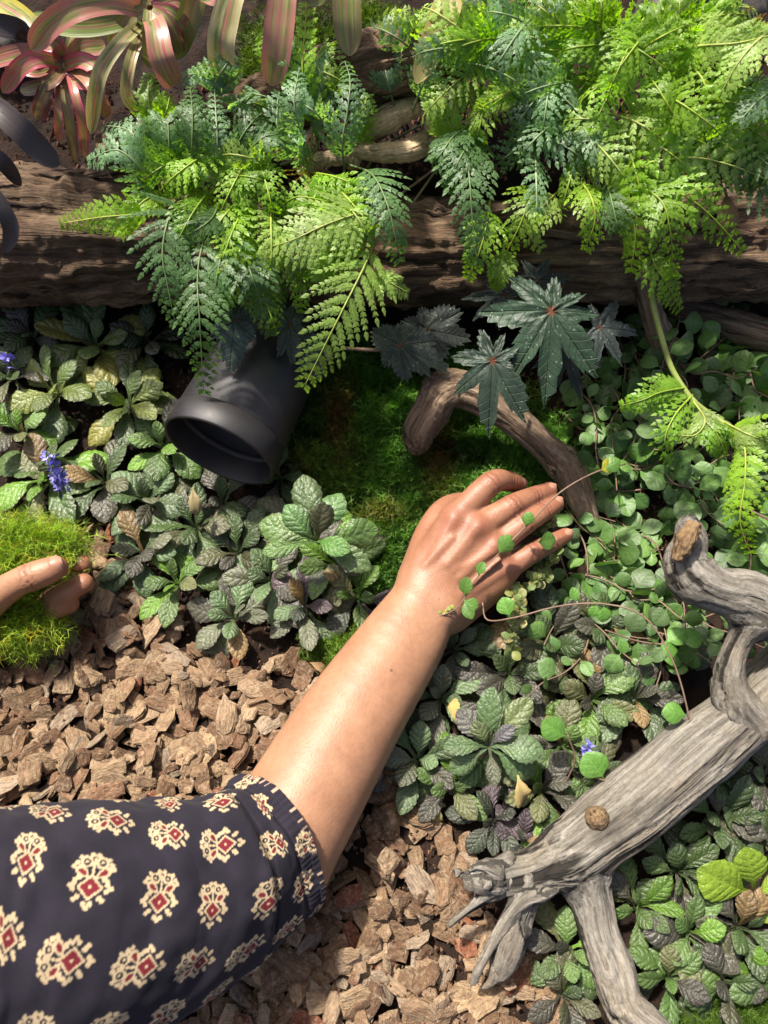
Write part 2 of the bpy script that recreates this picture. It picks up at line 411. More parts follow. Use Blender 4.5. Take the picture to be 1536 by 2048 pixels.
def m_lamp():
    k = NT('black_powder_coat'); c = k.oco
    n = k.noise(c, 25, 5, .65); f = k.noise(c, 1500, 2, .5)
    cc = k.ramp(n, [(.35, (.010, .009, .0095)), (.6, (.016, .014, .015)), (.75, (.036, .031, .029))])
    return k.pbr(cc, k.ramp(n, [(.3, .42), (.7, .62)]), k.bump(f, .12, .0004), spec=.5)
def m_fabric():
    k = NT('printed_cotton'); cc = k.attr('print'); c = k.oco
    f = k.noise(c, 1800, 2, .6); g = k.noise(c, 60, 4, .6)
    cc = k.mix(1, cc, k.ramp(k.math('ADD', k.math('MULTIPLY', f, .5), k.math('MULTIPLY', g, .5)), [(.3, .75), (.7, 1.25)]), 'MULTIPLY')
    m = k.n('BsdfPrincipled', {'Base Color': cc, 'Roughness': .9, 'Specular IOR Level': .15, 'Sheen Weight': .03, 'Normal': k.bump(f, .4, .0006)})
    k.t.links.new(m.outputs[0], k.out.inputs[0]); return k.m
M = dict(
    soil=m_soil(), chip=m_chip(), fern=m_fern(),
    ajuga=leaf_mat('bugleweed_leaf'), vine=leaf_mat('vine_leaf', 5, 1.2, (.05, .06, .03), .25, .35, .45, .25),
    lime=leaf_mat('lime_leaf', 7, 1.4, (.16, .22, .03), .3, 1.0, .4, .3),
    moss=m_moss('moss_green'), stem=m_plain('vine_stem', (.15, .095, .065), .6), gstem=m_plain('green_stem', (.13, .17, .04), .5, use_obj=True),
    log=m_wood('log_bark', (.022, .013, .009), (.075, .045, .028), (.15, .095, .058), (.21, .15, .095), .9, 300., 16., .9, .008, .6),
    drift=m_wood('grey_driftwood', (.048, .040, .031), (.13, .117, .096), (.225, .208, .176), (.18, .142, .095), 1.1, 270., 8., .8, .0035, .55),
    driftb=m_wood('brown_driftwood', (.07, .045, .03), (.15, .10, .065), (.24, .175, .12), (.19, .13, .085), .6, 400., 9., .85, .004, .4),
    root=m_wood('pale_root', (.22, .15, .085), (.42, .31, .19), (.58, .47, .31), (.5, .38, .24), .3, 700., 60., .9, .003, .4),
    knot=m_wood('knot_wood', (.085, .05, .026), (.19, .12, .06), (.30, .205, .115), (.25, .14, .06), .6, 700., 60., .9, .003, .5),
    skin=m_skin(), nail=m_plain('nail', (.33, .17, .115), .3, 300, .1, .05, .5), brom=m_brom(), bromd=m_brom_dark(), begonia=m_begonia(),
    lamp=m_lamp(), lens=m_plain('smoked_lens', (.006, .006, .007), .25, 50, .2, .05), fabric=m_fabric(),
    flower=m_plain('violet_petal', (.22, .2, .62), .5, 200, .25, .2, use_obj=True), dry=m_plain('dry_leaf', (.32, .22, .09), .7, 120, .4, .6, use_obj=True),
    stone=m_plain('dark_stone', (.06, .055, .045), .7, 50, .5, .8), crumb=m_plain('soil_crumb', (.10, .04, .025), .9, 200, .5, .8, use_obj=True))
def tocam(p): return nrm(CAMP-np.asarray(p))
# ------------------------------------------------------------------ builders
def inpoly(x, y, P):
    x = np.asarray(x, float); y = np.asarray(y, float); r = np.zeros(x.shape, bool); n = len(P)
    for i in range(n):
        (x1, y1), (x2, y2) = P[i], P[(i+1) % n]
        c = ((y1 > y) != (y2 > y)) & (x < (x2-x1)*(y-y1)/((y2-y1) if y2 != y1 else 1e-9)+x1); r ^= c
    return r
def PGv(px, py, dz=0.0):
    px = np.asarray(px, float); py = np.asarray(py, float)
    d = FWD+((px-768)/F)[:, None]*RIGHT+((1024-py)/F)[:, None]*UPC; z = np.zeros(len(px))
    for _ in range(14):
        P = CAMP+d*((z-CAM_H)/d[:, 2])[:, None]; z = .5*z+.5*(hgt(P[:, 0], P[:, 1])+dz)
    return CAMP+d*((z-CAM_H)/d[:, 2])[:, None]
def organic(P, rad, nseg, sides, disp=None, flat=1.0, up=(0, 0, 1)):
    """rough swept body; returns verts, quads, grain attributes"""
    P = catmull(P, nseg); rad = np.interp(np.linspace(0, 1, nseg), np.linspace(0, 1, len(rad)), rad)
    T = nrm(np.gradient(P, axis=0)); L = np.concatenate([[0], np.cumsum(np.linalg.norm(np.diff(P, axis=0), axis=1))])
    a = np.arange(sides)/sides*2*math.pi; V = []; A = []; S = []
    X = nrm(np.cross(T[0], np.array(up, float)))
    for i in range(nseg):
        X = nrm(X-T[i]*np.dot(X, T[i])); Y = np.cross(X, T[i])
        dirs = np.cos(a)[:, None]*X+np.sin(a)[:, None]*Y*flat
        for k in range(sides):
            r = rad[i]
            if disp: r += disp(L[i], a[k], P[i]+dirs[k]*r)
            V.append(P[i]+dirs[k]*r)
        A.append(np.stack([np.cos(a)*rad[i], np.sin(a)*rad[i], np.zeros(sides)], 1)); S.append(np.full(sides, L[i]))
    i, k = np.meshgrid(np.arange(nseg-1), np.arange(sides), indexing='ij'); k2 = (k+1) % sides
    Q = np.stack([i*sides+k, i*sides+k2, (i+1)*sides+k2, (i+1)*sides+k], -1).reshape(-1, 4)
    V = np.array(V); n0 = len(V); c0 = P[0]-T[0]*rad[0]*.25; c1 = P[-1]+T[-1]*rad[-1]*.25
    V = np.vstack([V, c0, c1]); A = np.vstack(A+[np.zeros((2, 3))]); S = np.concatenate(S+[np.array([0, L[-1]])])
    k = np.arange(sides); k2 = (k+1) % sides
    cap = np.vstack([np.stack([np.full(sides, n0), k2, k, k], 1), np.stack([np.full(sides, n0+1), (nseg-1)*sides+k, (nseg-1)*sides+k2, (nseg-1)*sides+k2], 1)])
    Fc = [tuple(q) for q in Q]+[tuple(dict.fromkeys(q)) for q in cap]
    return V, Fc, {'across': ('FLOAT_VECTOR', A), 'along': ('FLOAT', S)}
def wood_solid(chains, h=.0022, k=.012, amp=.0035, seed=0, subs=()):
    """chains of (point, radius); smooth union, then weathered along the grain"""
    sd_ = Solid(h)
    for c in chains: sd_.chain(c, k)
    for (a, b, ra, rb) in subs: sd_.cone(a, b, ra, rb, .004, True)
    V, Q = sd_.build(); V = relax(V, Q, 1)
    best = np.full(len(V), 9.); S = np.zeros(len(V)); A = np.zeros((len(V), 3))
    for ci, c in enumerate(chains):
        l = ci*3.7; b1 = np.full(len(V), 9.); S1 = np.zeros(len(V)); A1 = np.zeros((len(V), 3)); D1 = np.full(len(V), 9.)
        for (a, ra), (b, rb) in zip(c[:-1], c[1:]):
            a = np.asarray(a); b = np.asarray(b); ba = b-a; ln = np.linalg.norm(ba); t = np.clip(((V-a)@ba)/(ln*ln), 0, 1)
            q = V-a-t[:, None]*ba; d = np.linalg.norm(q, axis=1); m = d < b1
            b1[m] = d[m]; D1[m] = d[m]-(ra+(rb-ra)*t[m]); S1[m] = l+t[m]*ln; A1[m] = q[m]; l += ln
        m = D1 < best; best[m] = D1[m]; S[m] = S1[m]; A[m] = A1[m]
    N = vnormals(V, Q); D = np.empty(len(V))
    for i in range(len(V)):
        p = A[i]*130+np.array([1., .7, .4])*(S[i]*11+seed); z = A[i]*45+np.array([.3, 1., .6])*(S[i]*7+seed*2)
        D[i] = noise.noise(Vector(p))*.45+noise.noise(Vector(z))*.7-max(0, .12-abs(noise.noise(Vector(p*.7+5.))))*3
    V = V+N*(D*amp)[:, None]
    return V, Q, {'across': ('FLOAT_VECTOR', A), 'along': ('FLOAT', S)}

# ---- leaves
def blade(prof, nu, nv, bend, fold, quilt=0.0, nq=7, slant=1.4, wave=0.0, cren=0.0, ncren=8, edge=0.0, twist=0.0, seed=0):
    """leaf of unit length along +Y, upper face +Z"""
    rr = random.Random(seed); ph = rr.random()*6; V = []; UV = []
    y = z = 0.0; pv = 0
    for j in range(nv+1):
        v = j/nv; th = bend[0]+(bend[1]-bend[0])*v+(bend[2] if len(bend) > 2 else 0)*v*v
        y += math.cos(th)*(v-pv); z += math.sin(th)*(v-pv); pv = v; w = prof(v)
        n = (-math.sin(th), math.cos(th))
        for i in range(nu+1):
            u = -1+2*i/nu; au = abs(u); ww = w
            if au > .7: ww *= 1+cren*math.sin(v*ncren*2*math.pi+ph)*(au-.7)/.3
            tri = abs(((v*nq-au*slant) % 1)-.5)*2
            h = fold*au*w-edge*au**4*w+quilt*(1-tri*tri)*min(1, w*6)*(1-au**3)*.9-quilt*.5+wave*math.sin(v*9+ph+u*2.2)*au*w*2
            x = u*ww*(1-.12*abs(fold)); h2 = h+twist*u*v*w
            V.append((x, y+n[0]*h2, z+n[1]*h2)); UV.append((u*.5+.5, v))
    Fc = [(j*(nu+1)+i, j*(nu+1)+i+1, (j+1)*(nu+1)+i+1, (j+1)*(nu+1)+i) for j in range(nv) for i in range(nu)]
    return np.array(V), np.array(Fc), np.array(UV)
def prof_spoon(wm, pet=.16, pw=.035, e=1.25):
    def f(v):
        s = min(max((v-pet)/(1-pet), 0), 1)
        return pw*(1-s*.6)*(1-max(0, v-.97)/.03*.9)+wm*max(0, math.sin(math.pi*s**e))**.78
    return f
def prof_round(wm, pet=.22):
    def f(v):
        s = min(max((v-pet)/(1-pet), 0), 1); return .015+wm*max(0, math.sin(math.pi*s**.92))**.62
    return f
AJ = []
for i in range(9):
    V, Q, UV = blade(prof_spoon(.175+.025*(i % 3), .22+.06*(i % 2)), 8, 22, (.45-.1*(i % 4), -.55-.2*(i % 3), .1), .28-.12*(i % 3), .008, 7, 1.4, .03+.04*(i % 2), .07, 9, .18+.1*(i % 2), .15*((i % 3)-1), i)
    AJ.append(mesh('bugleweed_leaf', V, Q, M['ajuga'], UV))
LM = []
for i in range(3):
    V, Q, UV = blade(prof_spoon(.30, .2, .04), 8, 22, (.3, -.35), .2, .014, 7, 1.4, .02, .04, 8, .1, 0, i+40)
    LM.append(mesh('lime_leaf', V, Q, M['lime'], UV))
VN = []
for i in range(6):
    V, Q, UV = blade(prof_round(.30+.06*(i % 3)), 6, 12, (.25, -.3-.15*(i % 3)), [.25, -.15, .1][i % 3], .004, 5, 1.2, .02, 0, 1, .1, .2*((i % 3)-1), i+70)
    VN.append(mesh('vine_leaf', V, Q, M['vine'], UV))
def rosette(px, py, size, n, cols, label, dz=.008, spread=1.0, name='bugleweed_plant', cat='plant', group='bugleweed rosettes on the ground', meshes=None, phase=None, lo=.1, hi=1.0, tilt=(0, 0)):
    """low leafy plant: whorls of leaves round one crown; size = leaf length in photo pixels at that place"""
    base = PG(px, py, dz); dep = depth(base); L = size/F*dep*1.14
    root = empty(name, base); tag(root, label, cat, group); ph = rnd.random()*6 if phase is None else phase
    ax = nrm(np.array([tilt[0], tilt[1]-.12, 1.0])); ms = meshes or AJ
    ex = nrm(np.cross([0, 1, .01], ax)); ey = np.cross(ax, ex)
    n = int(n*1.4)+1
    for i in range(n):
        f = i/max(1, n-1); az = ph+i*2.399+rnd.uniform(-.25, .25)
        el = lo+(hi-lo)*f**1.6+rnd.uniform(-.12, .12); l = L*(1.05-.45*f**2)*rnd.uniform(.86, 1.12)
        d = ex*math.cos(az)*math.cos(el)+ey*math.sin(az)*math.cos(el)+ax*math.sin(el)
        up = ax+.25*rng.normal(size=3); X, Y, Z = frame(d, up)
        c = np.array((.20, .135, .06) if rnd.random() < .035 else rnd.choice(cols))*rnd.uniform(.72, 1.28)
        obj('leaf', rnd.choice(ms), root, c, mat4(X, Y, Z, base+d*l*.03+ax*f*.006, l))
    return root, base, L
def leafto(root, me, b, t, c, lift=.0, wob=.15):
    P, Q_ = PD(*b), PD(*t); d = (Q_-P)*.9; l = np.linalg.norm(d); X, Y, Z = frame(d, tocam(P)+wob*rng.normal(size=3)+np.array([0, 0, lift]))
    return obj('leaf', me, root, np.array(c)*rnd.uniform(.9, 1.1), mat4(X, Y, Z, P, l*1.04))
# ---- fern fronds
PIN = np.array([(-.05, .34), (.30, .44), (.42, .27), (.64, .33), (.74, .15), (1.04, .04), (.80, -.13), (.60, -.30), (.46, -.22), (.26, -.42), (-.05, -.34)])
def frond_mesh(P, N, W, npair=11, spacing=.0052, pl=.0085, stalk=.25, droop=.25, ang=.62, power=.85, rr=None):
    """bipinnate frond along path P, facing N, half width W"""
    rr = rr or rnd; C = catmull(P, 40); Lc = np.concatenate([[0], np.cumsum(np.linalg.norm(np.diff(C, axis=0), axis=1))]); tot = Lc[-1]
    at = lambda t: np.array([np.interp(t*tot, Lc, C[:, k]) for k in range(3)])
    V = []; Fc = []; m = len(PIN)
    def leaflet(o, e, n, l, wd):
        f = nrm(np.cross(n, e)); b = len(V)
        for (x, y) in PIN: V.append(o+e*(x*l)+f*(y*l*wd)-n*(abs(y)*l*.18+x*x*l*.15))
        Fc.append(tuple(range(b, b+m)))
    for i in range(npair+1):
        t = stalk+(1-stalk)*(i/(npair+.6))**.93; p = at(t); T = nrm(at(min(1, t+.02))-at(max(0, t-.02))); n = nrm(N-T*np.dot(N, T)); S = np.cross(T, n)
        q = (t-stalk)/(1-stalk); Lp = W*((1-q)**power)*(1 if q > .06 else .92)*rr.uniform(.88, 1.08)+pl*.5
        for sd_ in (-1, 1):
            a = ang+.25*q+rr.uniform(-.08, .08); D = nrm(S*sd_*math.cos(a)+T*math.sin(a)); pn = nrm(n+D*rr.uniform(-.12, .12)+T*rr.uniform(-.15, .1)); k = max(1, int(Lp/spacing))
            pt = lambda d: p+D*d+T*(d*d/Lp*.12)-pn*(droop*d*d/Lp)
            for j in range(k):
                d0 = (j+.7)/(k+.4)*Lp; o = pt(d0); Dl = nrm(pt(d0+.001)-o); sz = pl*(1-.62*(j/k)**1.4)*(1.0-.35*q)*rr.uniform(.85, 1.15)
                Pp = nrm(np.cross(pn, Dl))
                for s2 in (-1, 1):
                    e = nrm(Dl*.80+Pp*s2*.66-pn*rr.uniform(-.05, .2)); leaflet(o, e, nrm(pn+.10*rng.normal(size=3)), sz, .95)
            leaflet(pt(Lp*.96), nrm(pt(Lp)-pt(Lp*.9)), pn, pl*.7, .8)
            b = len(V); s = np.cross(pn, D); w = .0006
            for dd in (0, .5, .98): V.append(pt(Lp*dd)+s*w*(1.2-dd)); V.append(pt(Lp*dd)-s*w*(1.2-dd))
            Fc.append((b, b+1, b+3, b+2)); Fc.append((b+2, b+3, b+5, b+4))
    sv, sf = tube(C[:39], np.linspace(.0009, .00028, 39), 5)
    return np.array(V), Fc, sv, sf
def fern_frond(root, pts, W, c, N=None, name='frond', **kw):
    """pts: world points base to tip"""
    P = np.array(pts); mid = P.mean(0)
    if N is None: N = nrm(nrm(CAMP-mid)+np.array([0, 0, .35])+.33*rng.normal(size=3))
    V, Fc, sv, sf = frond_mesh(P, N, W, **kw)
    o = obj(name, mesh('frond', V, Fc, M['fern'], smooth=False), root, c)
    s = obj('stalk', mesh('stalk', sv, sf, M['gstem']), None, tuple(np.array(c)*np.array([.95, .8, .7]))); s.parent = o; s.matrix_basis = Matrix.Identity(4)
    return o
# ---- strap leaves
def strap(pts, wpx, n=26, tip=.22, fold=.2, roll=0.0, droop_n=None, base=.75):
    P3 = np.array([PD(x, y, d) for x, y, d in pts]); C = catmull(P3, n); T = nrm(np.gradient(C, axis=0)); nu = 8; V = []; UV = []
    wm = wpx/F*np.mean([p[2] for p in pts])/2*.86
    for i in range(n):
        v = i/(n-1); Nn = nrm(nrm(CAMP-C[i])+np.array([0, 0, .2])); Nn = nrm(Nn-T[i]*np.dot(Nn, T[i])); S = np.cross(T[i], Nn)
        S, Nn = S*math.cos(roll)+Nn*math.sin(roll), Nn*math.cos(roll)-S*math.sin(roll)
        w = wm*(base+(1-base)*min(1, v/.5))
        if v > 1-tip: w *= max(.02, 1-((v-1+tip)/tip)**2.4)**.55
        for k in range(nu+1):
            u = -1+2*k/nu; V.append(C[i]+S*(u*w)+Nn*(fold*w*(u*u-.35))); UV.append((u*.5+.5, v))
    Fc = [(i*(nu+1)+k, i*(nu+1)+k+1, (i+1)*(nu+1)+k+1, (i+1)*(nu+1)+k) for i in range(n-1) for k in range(nu)]
    return np.array(V), np.array(Fc), np.array(UV)
# ---- begonia
def palmate(cen, lobes, dep, dip=.25, base_r=.3, tilt=(0, 0), nr=9, na=180, pw=1.25, teeth=.13, seed=0):
    """cen px, lobes: list of px tips; leaf plane faces the camera, tilted, drooping outward"""
    cx, cy = cen; P0 = PD(cx, cy, dep); n = nrm(nrm(CAMP-P0)+RIGHT*tilt[0]+UPC*tilt[1]); e1 = nrm(RIGHT-n*np.dot(RIGHT, n)); e2 = np.cross(n, e1); s = dep/F
    lb = []
    for (x, y) in lobes:
        d = nrm(ray(x, y)); t = np.dot(P0-CAMP, n)/np.dot(d, n); q = CAMP+d*t-P0; a = math.atan2(q@e2, q@e1); lb.append((a, np.linalg.norm(q)))
    lb.sort(); m = len(lb); Rm = max(l for _, l in lb); V = [P0]; UV = [(0.5, 0)]; rows = []
    for k in range(na):
        th = -math.pi+2*math.pi*k/na; best = None
        for i, (a, l) in enumerate(lb):
            d = (th-a+math.pi) % (2*math.pi)-math.pi; gl = ((a-lb[i-1][0]) % (2*math.pi))/2 if m > 1 else 3; gr = ((lb[(i+1) % m][0]-a) % (2*math.pi))/2
            w = gl if d < 0 else gr
            w = min(w, .62)
            x = abs(d)/w
            r = l*(base_r+(1-base_r)*max(0, 1-x)**pw) if x < 1 else l*base_r*max(.35, 1-(x-1)*.5)
            if best is None or r > best[0]: best = (r, d/w, i)
        r, u, i = best; r *= 1+teeth*((k % 4)/3-.5); rows.append((th, r, max(-1, min(1, u))))
    for j in range(1, nr+1):
        f = j/nr
        for th, r, u in rows:
            rr = r*f; z = -dip*Rm*(rr/Rm)**2+.10*rr*(abs(u)*.9-.3)+.03*Rm*noise.noise(Vector((th*2, f*3, seed*9.1)))
            V.append(P0+e1*(rr*math.cos(th))+e2*(rr*math.sin(th))+n*z); UV.append((u*.5+.5, rr/Rm))
    Fc = [(0, 1+k, 1+(k+1) % na) for k in range(na)]
    for j in range(nr-1):
        for k in range(na): k2 = (k+1) % na; Fc.append((1+j*na+k, 1+(j+1)*na+k, 1+(j+1)*na+k2, 1+j*na+k2))
    return np.array(V), Fc, np.array(UV)
# ---- moss
def moss_mesh(name, P, N, L, tint, w=.00045, lean=.8, barbs=True):
    n = len(P); K = 4; side = nrm(np.cross(N, rng.normal(size=(n, 3)))); dirn = nrm(N+lean*rng.normal(size=(n, 3))*.6)
    curl = rng.normal(size=(n, 3))*.5; curl[:, 2] -= .35; V = []; spine = []
    for k in range(K):
        t = k/(K-1); spine.append(P+dirn*(L*t)[:, None]+curl*(L*t*t*.6)[:, None])
    wd = [1, .9, .6, .1]; blocks = []
    for k in range(K): V += [spine[k]+side*w*wd[k], spine[k]-side*w*wd[k]]
    nb = 2*K; Q = []
    b = np.arange(n)
    for k in range(K-1): Q.append(np.stack([b+2*k*n, b+(2*k+1)*n, b+(2*k+3)*n, b+(2*k+2)*n], 1))
    if barbs:
        cnt = 2*K
        for k in range(1, K):
            for s in (-1, 1):
                a = spine[k-1]*.5+spine[k]*.5; fw = nrm(spine[k]-spine[k-1]); tip = a+(side*s*.9+fw*.8)*(L*.26)[:, None]+.0006*rng.normal(size=(n, 3))
                V += [a-fw*w*.9, a+fw*w*.9, tip+fw*w*.3, tip-fw*w*.3]
                Q.append(np.stack([b+cnt*n, b+(cnt+1)*n, b+(cnt+2)*n, b+(cnt+3)*n], 1)); cnt += 4
    V = np.vstack(V); reps = len(V)//n
    return mesh(name, V, np.vstack(Q), M['moss'], smooth=False, attrs={'tint': ('FLOAT_COLOR', np.tile(tint, (reps, 1)))})
def moss_patch(poly, n, L, tintf, dz=0.0, lump=.012, stray=0, **kw):
    P_ = np.array(poly, float); x = rng.uniform(P_[:, 0].min(), P_[:, 0].max(), n*3); y = rng.uniform(P_[:, 1].min(), P_[:, 1].max(), n*3)
    jx = x+rng.normal(size=len(x))*22; jy = y+rng.normal(size=len(x))*22
    m = inpoly(jx, jy, poly); x = x[m][:n]; y = y[m][:n]; P = PGv(x, y, dz)
    lm = np.array([noise.fractal(Vector(p)*38, 1., 2., 3) for p in P]); P[:, 2] += lump*(lm*.8+.3)
    tint = np.array([tintf(a, b, l) for a, b, l in zip(x, y, lm)])*rng.uniform(.55, 1.45, (len(P), 1))
    N = nrm(np.stack([-rng.normal(size=len(P))*.3, -.35+rng.normal(size=len(P))*.3, np.ones(len(P))], 1))
    return P, N, L*rng.uniform(.6, 1.4, len(P)), tint
# ------------------------------------------------------------------ ground
def axis(lo, hi, st, far):
    a = list(np.arange(lo, hi+1e-6, st)); d = st; p = a[-1]; q = a[0]
    while p < far: d *= 1.5; p += d; a.append(p)
    d = st
    while q > -far: d *= 1.5; q -= d; a.insert(0, q)
    return np.array(a)
gx = axis(-.45, .45, .0035, 9); gy = axis(-.12, .72, .0035, 9)
GX, GY = np.meshgrid(gx, gy, indexing='ij'); GZ = hgt(GX, GY)
for i in range(len(gx)):
    for j in range(len(gy)):
        x, y = gx[i], gy[j]
        if -.5 < x < .5 and -.2 < y < .8: GZ[i, j] += .0045*noise.fractal(Vector((x*55, y*55, 0)), .9, 2., 4)-.002
i, j = np.meshgrid(np.arange(len(gx)-1), np.arange(len(gy)-1), indexing='ij'); ny = len(gy)
Q = np.stack([i*ny+j, (i+1)*ny+j, (i+1)*ny+j+1, i*ny+j+1], -1).reshape(-1, 4)
tag(obj('ground', mesh('ground', np.stack([GX, GY, GZ], -1).reshape(-1, 3), Q, M['soil'])), kind='structure', label='dark crumbly garden soil rising to a terrace')

# ------------------------------------------------------------------ big log
def log_disp(s, a, p):
    q = Vector((p[0]*9, p[1]*70, p[2]*70)); r = noise.fractal(q, .8, 2.1, 5)*.0075
    e = noise.noise(Vector((p[0]*22, p[1]*150+7, p[2]*150)))
    r += .0022*noise.fractal(Vector(p)*90, .7, 2.2, 3)-.004*max(0, .1-abs(noise.noise(Vector((p[0]*14+9, p[1]*60, p[2]*60)))))*8
    return r+(.0035 if e > .1 else 0)*min(1, max(0, e-.1)*8)-.006*max(0, noise.noise(Vector((p[0]*5+3, p[1]*40, p[2]*40)))-.2)*2
lp = [PZ(-420, 452, .118), PZ(-100, 462, .118), PZ(150, 468, .118), PZ(400, 482, .117), PZ(650, 498, .115), PZ(900, 507, .113), PZ(1200, 502, .112), PZ(1536, 488, .116), PZ(1950, 470, .12)]
V, Fc, at = organic(lp, [.050, .0505, .051, .047, .042, .038, .037, .043, .048], 420, 90, log_disp)
lg = empty('fallen_log', lp[4]); tag(lg, 'long weathered brown log lying across the bank and holding back the fern terrace', 'log')
obj('bark', mesh('bark', V, Fc, M['log'], attrs=at), lg)
# splinters lifting off the log
for (x, y, z, ln, w, a) in [(90, 350, .168, .07, .012, .1), (170, 395, .16, .05, .009, -.1), (60, 470, .15, .06, .01, .05), (1120, 470, .15, .09, .010, -.08), (980, 492, .145, .05, .008, .02), (1440, 455, .15, .08, .012, -.15), (200, 345, .17, .04, .014, .2), (1300, 560, .12, .06, .008, 0)]:
    p = PZ(x, y, z); T = np.array([math.cos(a), math.sin(a)*.4, math.sin(a)]); pp = [p-T*ln*.5, p-T*ln*.2+np.array([0, 0, .002]), p+T*ln*.2+np.array([0, -.002, .002]), p+T*ln*.5]
    v, f, t2 = organic(pp, [w*.2, w*.45, w*.4, w*.1], 24, 12, lambda s, a, p: .0015*noise.noise(Vector(p)*150), .35)
    obj('bark_splinter', mesh('bark_splinter', v, f, M['log'], attrs=t2), lg)
# log further back on the terrace
rp = [PZ(210, 320, .19), PZ(430, 250, .20), PZ(640, 175, .215), PZ(820, 120, .23), PZ(980, 60, .24), PZ(1160, -20, .25)]
V, Fc, at = organic(rp, [.012, .018, .022, .024, .024, .022], 200, 60, lambda s, a, p: .7*log_disp(s, a, p*1.1))
tag(obj('back_log', mesh('back_log', V, Fc, M['log'], attrs=at)), 'flaking brown log half hidden behind the ferns under the hanging strap leaves', 'log')
# stones behind
for lab, c, r in [('grey stone at the top corner beside the pink striped leaves', (5, 85, .20), (.020, .02, .015)), ('ochre brown stone behind the bright fern crowns', (1400, 20, .23), (.05, .03, .03))]:
    p = PZ(*c); s = Solid(.004); s.ell(p, (1, .2, 0), (-.2, 1, 0), (0, 0, 1), r)
    V, Q = s.build(); N = vnormals(V, Q); V = V+N*np.array([.006*noise.fractal(Vector(v)*40, .8, 2., 4) for v in V])[:, None]
    tag(obj('stone', mesh('stone', V, Q, M['stone'])), lab, 'stone')
# pale furry rhizomes
rt = empty('fern_rhizome', PZ(790, 260, .19)); tag(rt, 'pale furry creeping rhizome forked on the soil among the fern stalks', 'rhizome')
for pts, r in [([(700, 330), (730, 275), (780, 235), (835, 210)], (.004, .0065, .0075, .005)), ([(865, 235), (858, 275), (820, 300), (760, 305), (700, 300)], (.004, .0065, .006, .005, .003)), ([(600, 350), (640, 320), (690, 318)], (.003, .0045, .003))]:
    P = [PG(x, y, .05) for x, y in pts]; v, f, t2 = organic(P, [q*1.35 for q in r], 90, 20, lambda s, a, p: .0012*noise.noise(Vector(p)*420))
    obj('root', mesh('root', v, f, M['root'], attrs=t2), rt)
# soil crumbs on the terrace and bank
def crumbs(n, poly, dz, s0, s1, name, label, cols):
    P_ = np.array(poly); V = []; Fc = []; x = rng.uniform(P_[:, 0].min(), P_[:, 0].max(), n); y = rng.uniform(P_[:, 1].min(), P_[:, 1].max(), n); m = inpoly(x, y, poly)
    for p in PGv(x[m], y[m], dz):
        r = rng.uniform(s0, s1); o = np.array([(1, 0, -.4), (-.5, .87, -.3), (-.5, -.87, -.4), (.2, .1, .8), (0, 0, -.9)])*r*rng.uniform(.6, 1.4, (5, 3)); b = len(V); V += list(p+o)
        Fc += [(b, b+1, b+3), (b+1, b+2, b+3), (b+2, b, b+3), (b+1, b, b+4), (b+2, b+1, b+4), (b, b+2, b+4)]
    tag(obj(name, mesh(name, V, Fc, M['crumb'], smooth=False), None, cols), label, kind='stuff')
crumbs(2600, [(0, 180), (1536, 60), (1536, 470), (0, 420)], .002, .0008, .003, 'soil_crumbs', 'reddish soil crumbs on the fern terrace', (.10, .038, .022))
crumbs(1600, [(1030, 690), (1536, 640), (1536, 1250), (1100, 1000)], .002, .0008, .0028, 'bank_crumbs', 'dark red soil crumbs on the bank under the vines', (.07, .03, .02))
crumbs(2200, [(0, 560), (620, 640), (800, 1200), (500, 1330), (150, 1050), (0, 980)], .001, .0008, .003, 'bed_crumbs', 'dark soil crumbs under the leafy ground cover', (.07, .04, .028))

# ------------------------------------------------------------------ right arm, left hand, sleeve
person = empty('person', PD(430, 1780, .46)); tag(person, 'person reaching in with a bare forearm and a patterned dark sleeve, other hand holding moss', 'person')
A = Solid(.0013); J = lambda x, y, d: PD(x, y, d)
lat = nrm(RIGHT*.83-UPC*.55)
fa = [((856, 1200, .550), .0188, .0062), ((838, 1228, .548), .0195, .0066), ((800, 1290, .540), .0235, .0065), ((700, 1440, .518), .0305, .004), ((600, 1610, .492), .0345, .002), ((530, 1725, .474), .036, .0)]
for sgn in (-1, 1):
    A.chain([(J(*p)+lat*sgn*o, r) for p, r, o in fa], .010)
A.chain([(J(530, 1725, .474), .036), (J(400, 1790, .445), .04), (J(180, 1860, .405), .044)], .01)
mc = {'i': ((838, 1163, .553), (908, 1038, .552)), 'm': ((858, 1175, .550), (954, 1054, .548)), 'r': ((877, 1194, .551), (990, 1090, .550)), 'l': ((893, 1214, .554), (1013, 1136, .556))}
for k_, (a, b) in mc.items():
    A.cone(J(*a), J(*b), .0135, {'i': .0112, 'm': .0112, 'r': .0108, 'l': .0100}[k_], .009)
A.cone(J(850, 1140, .556), J(960, 1095, .558), .014, .012, .01)
A.cone(J(905, 1222, .560), J(992, 1165, .562), .0155, .0115, .009)       # heel on the little finger side
A.chain([(J(838, 1156, .560), .0125), (J(850, 1095, .568), .0120), (J(872, 1042, .574), .0102), (J(900, 1014, .588), .0095), (J(945, 1005, .598), .0085)], .008)
fingers = {'i': [(910, 1038, .552, .0102), (980, 968, .5520, .0088), (1014, 962, .565, .0077), (1036, 969, .576, .0067)],
           'm': [(955, 1055, .549, .0102), (1024, 1012, .5530, .0084), (1066, 993, .565, .0073), (1098, 981, .575, .0064)],
           'r': [(990, 1091, .551, .0096), (1048, 1048, .5525, .0081), (1086, 1024, .562, .0071), (1112, 1008, .571, .0062)],
           'l': [(1013, 1137, .556, .0089), (1064, 1106, .556, .0076), (1104, 1085, .562, .0066), (1131, 1071, .568, .0058)]}
for c in fingers.values(): A.chain([(J(x, y, d), r) for x, y, d, r in c], .0022)
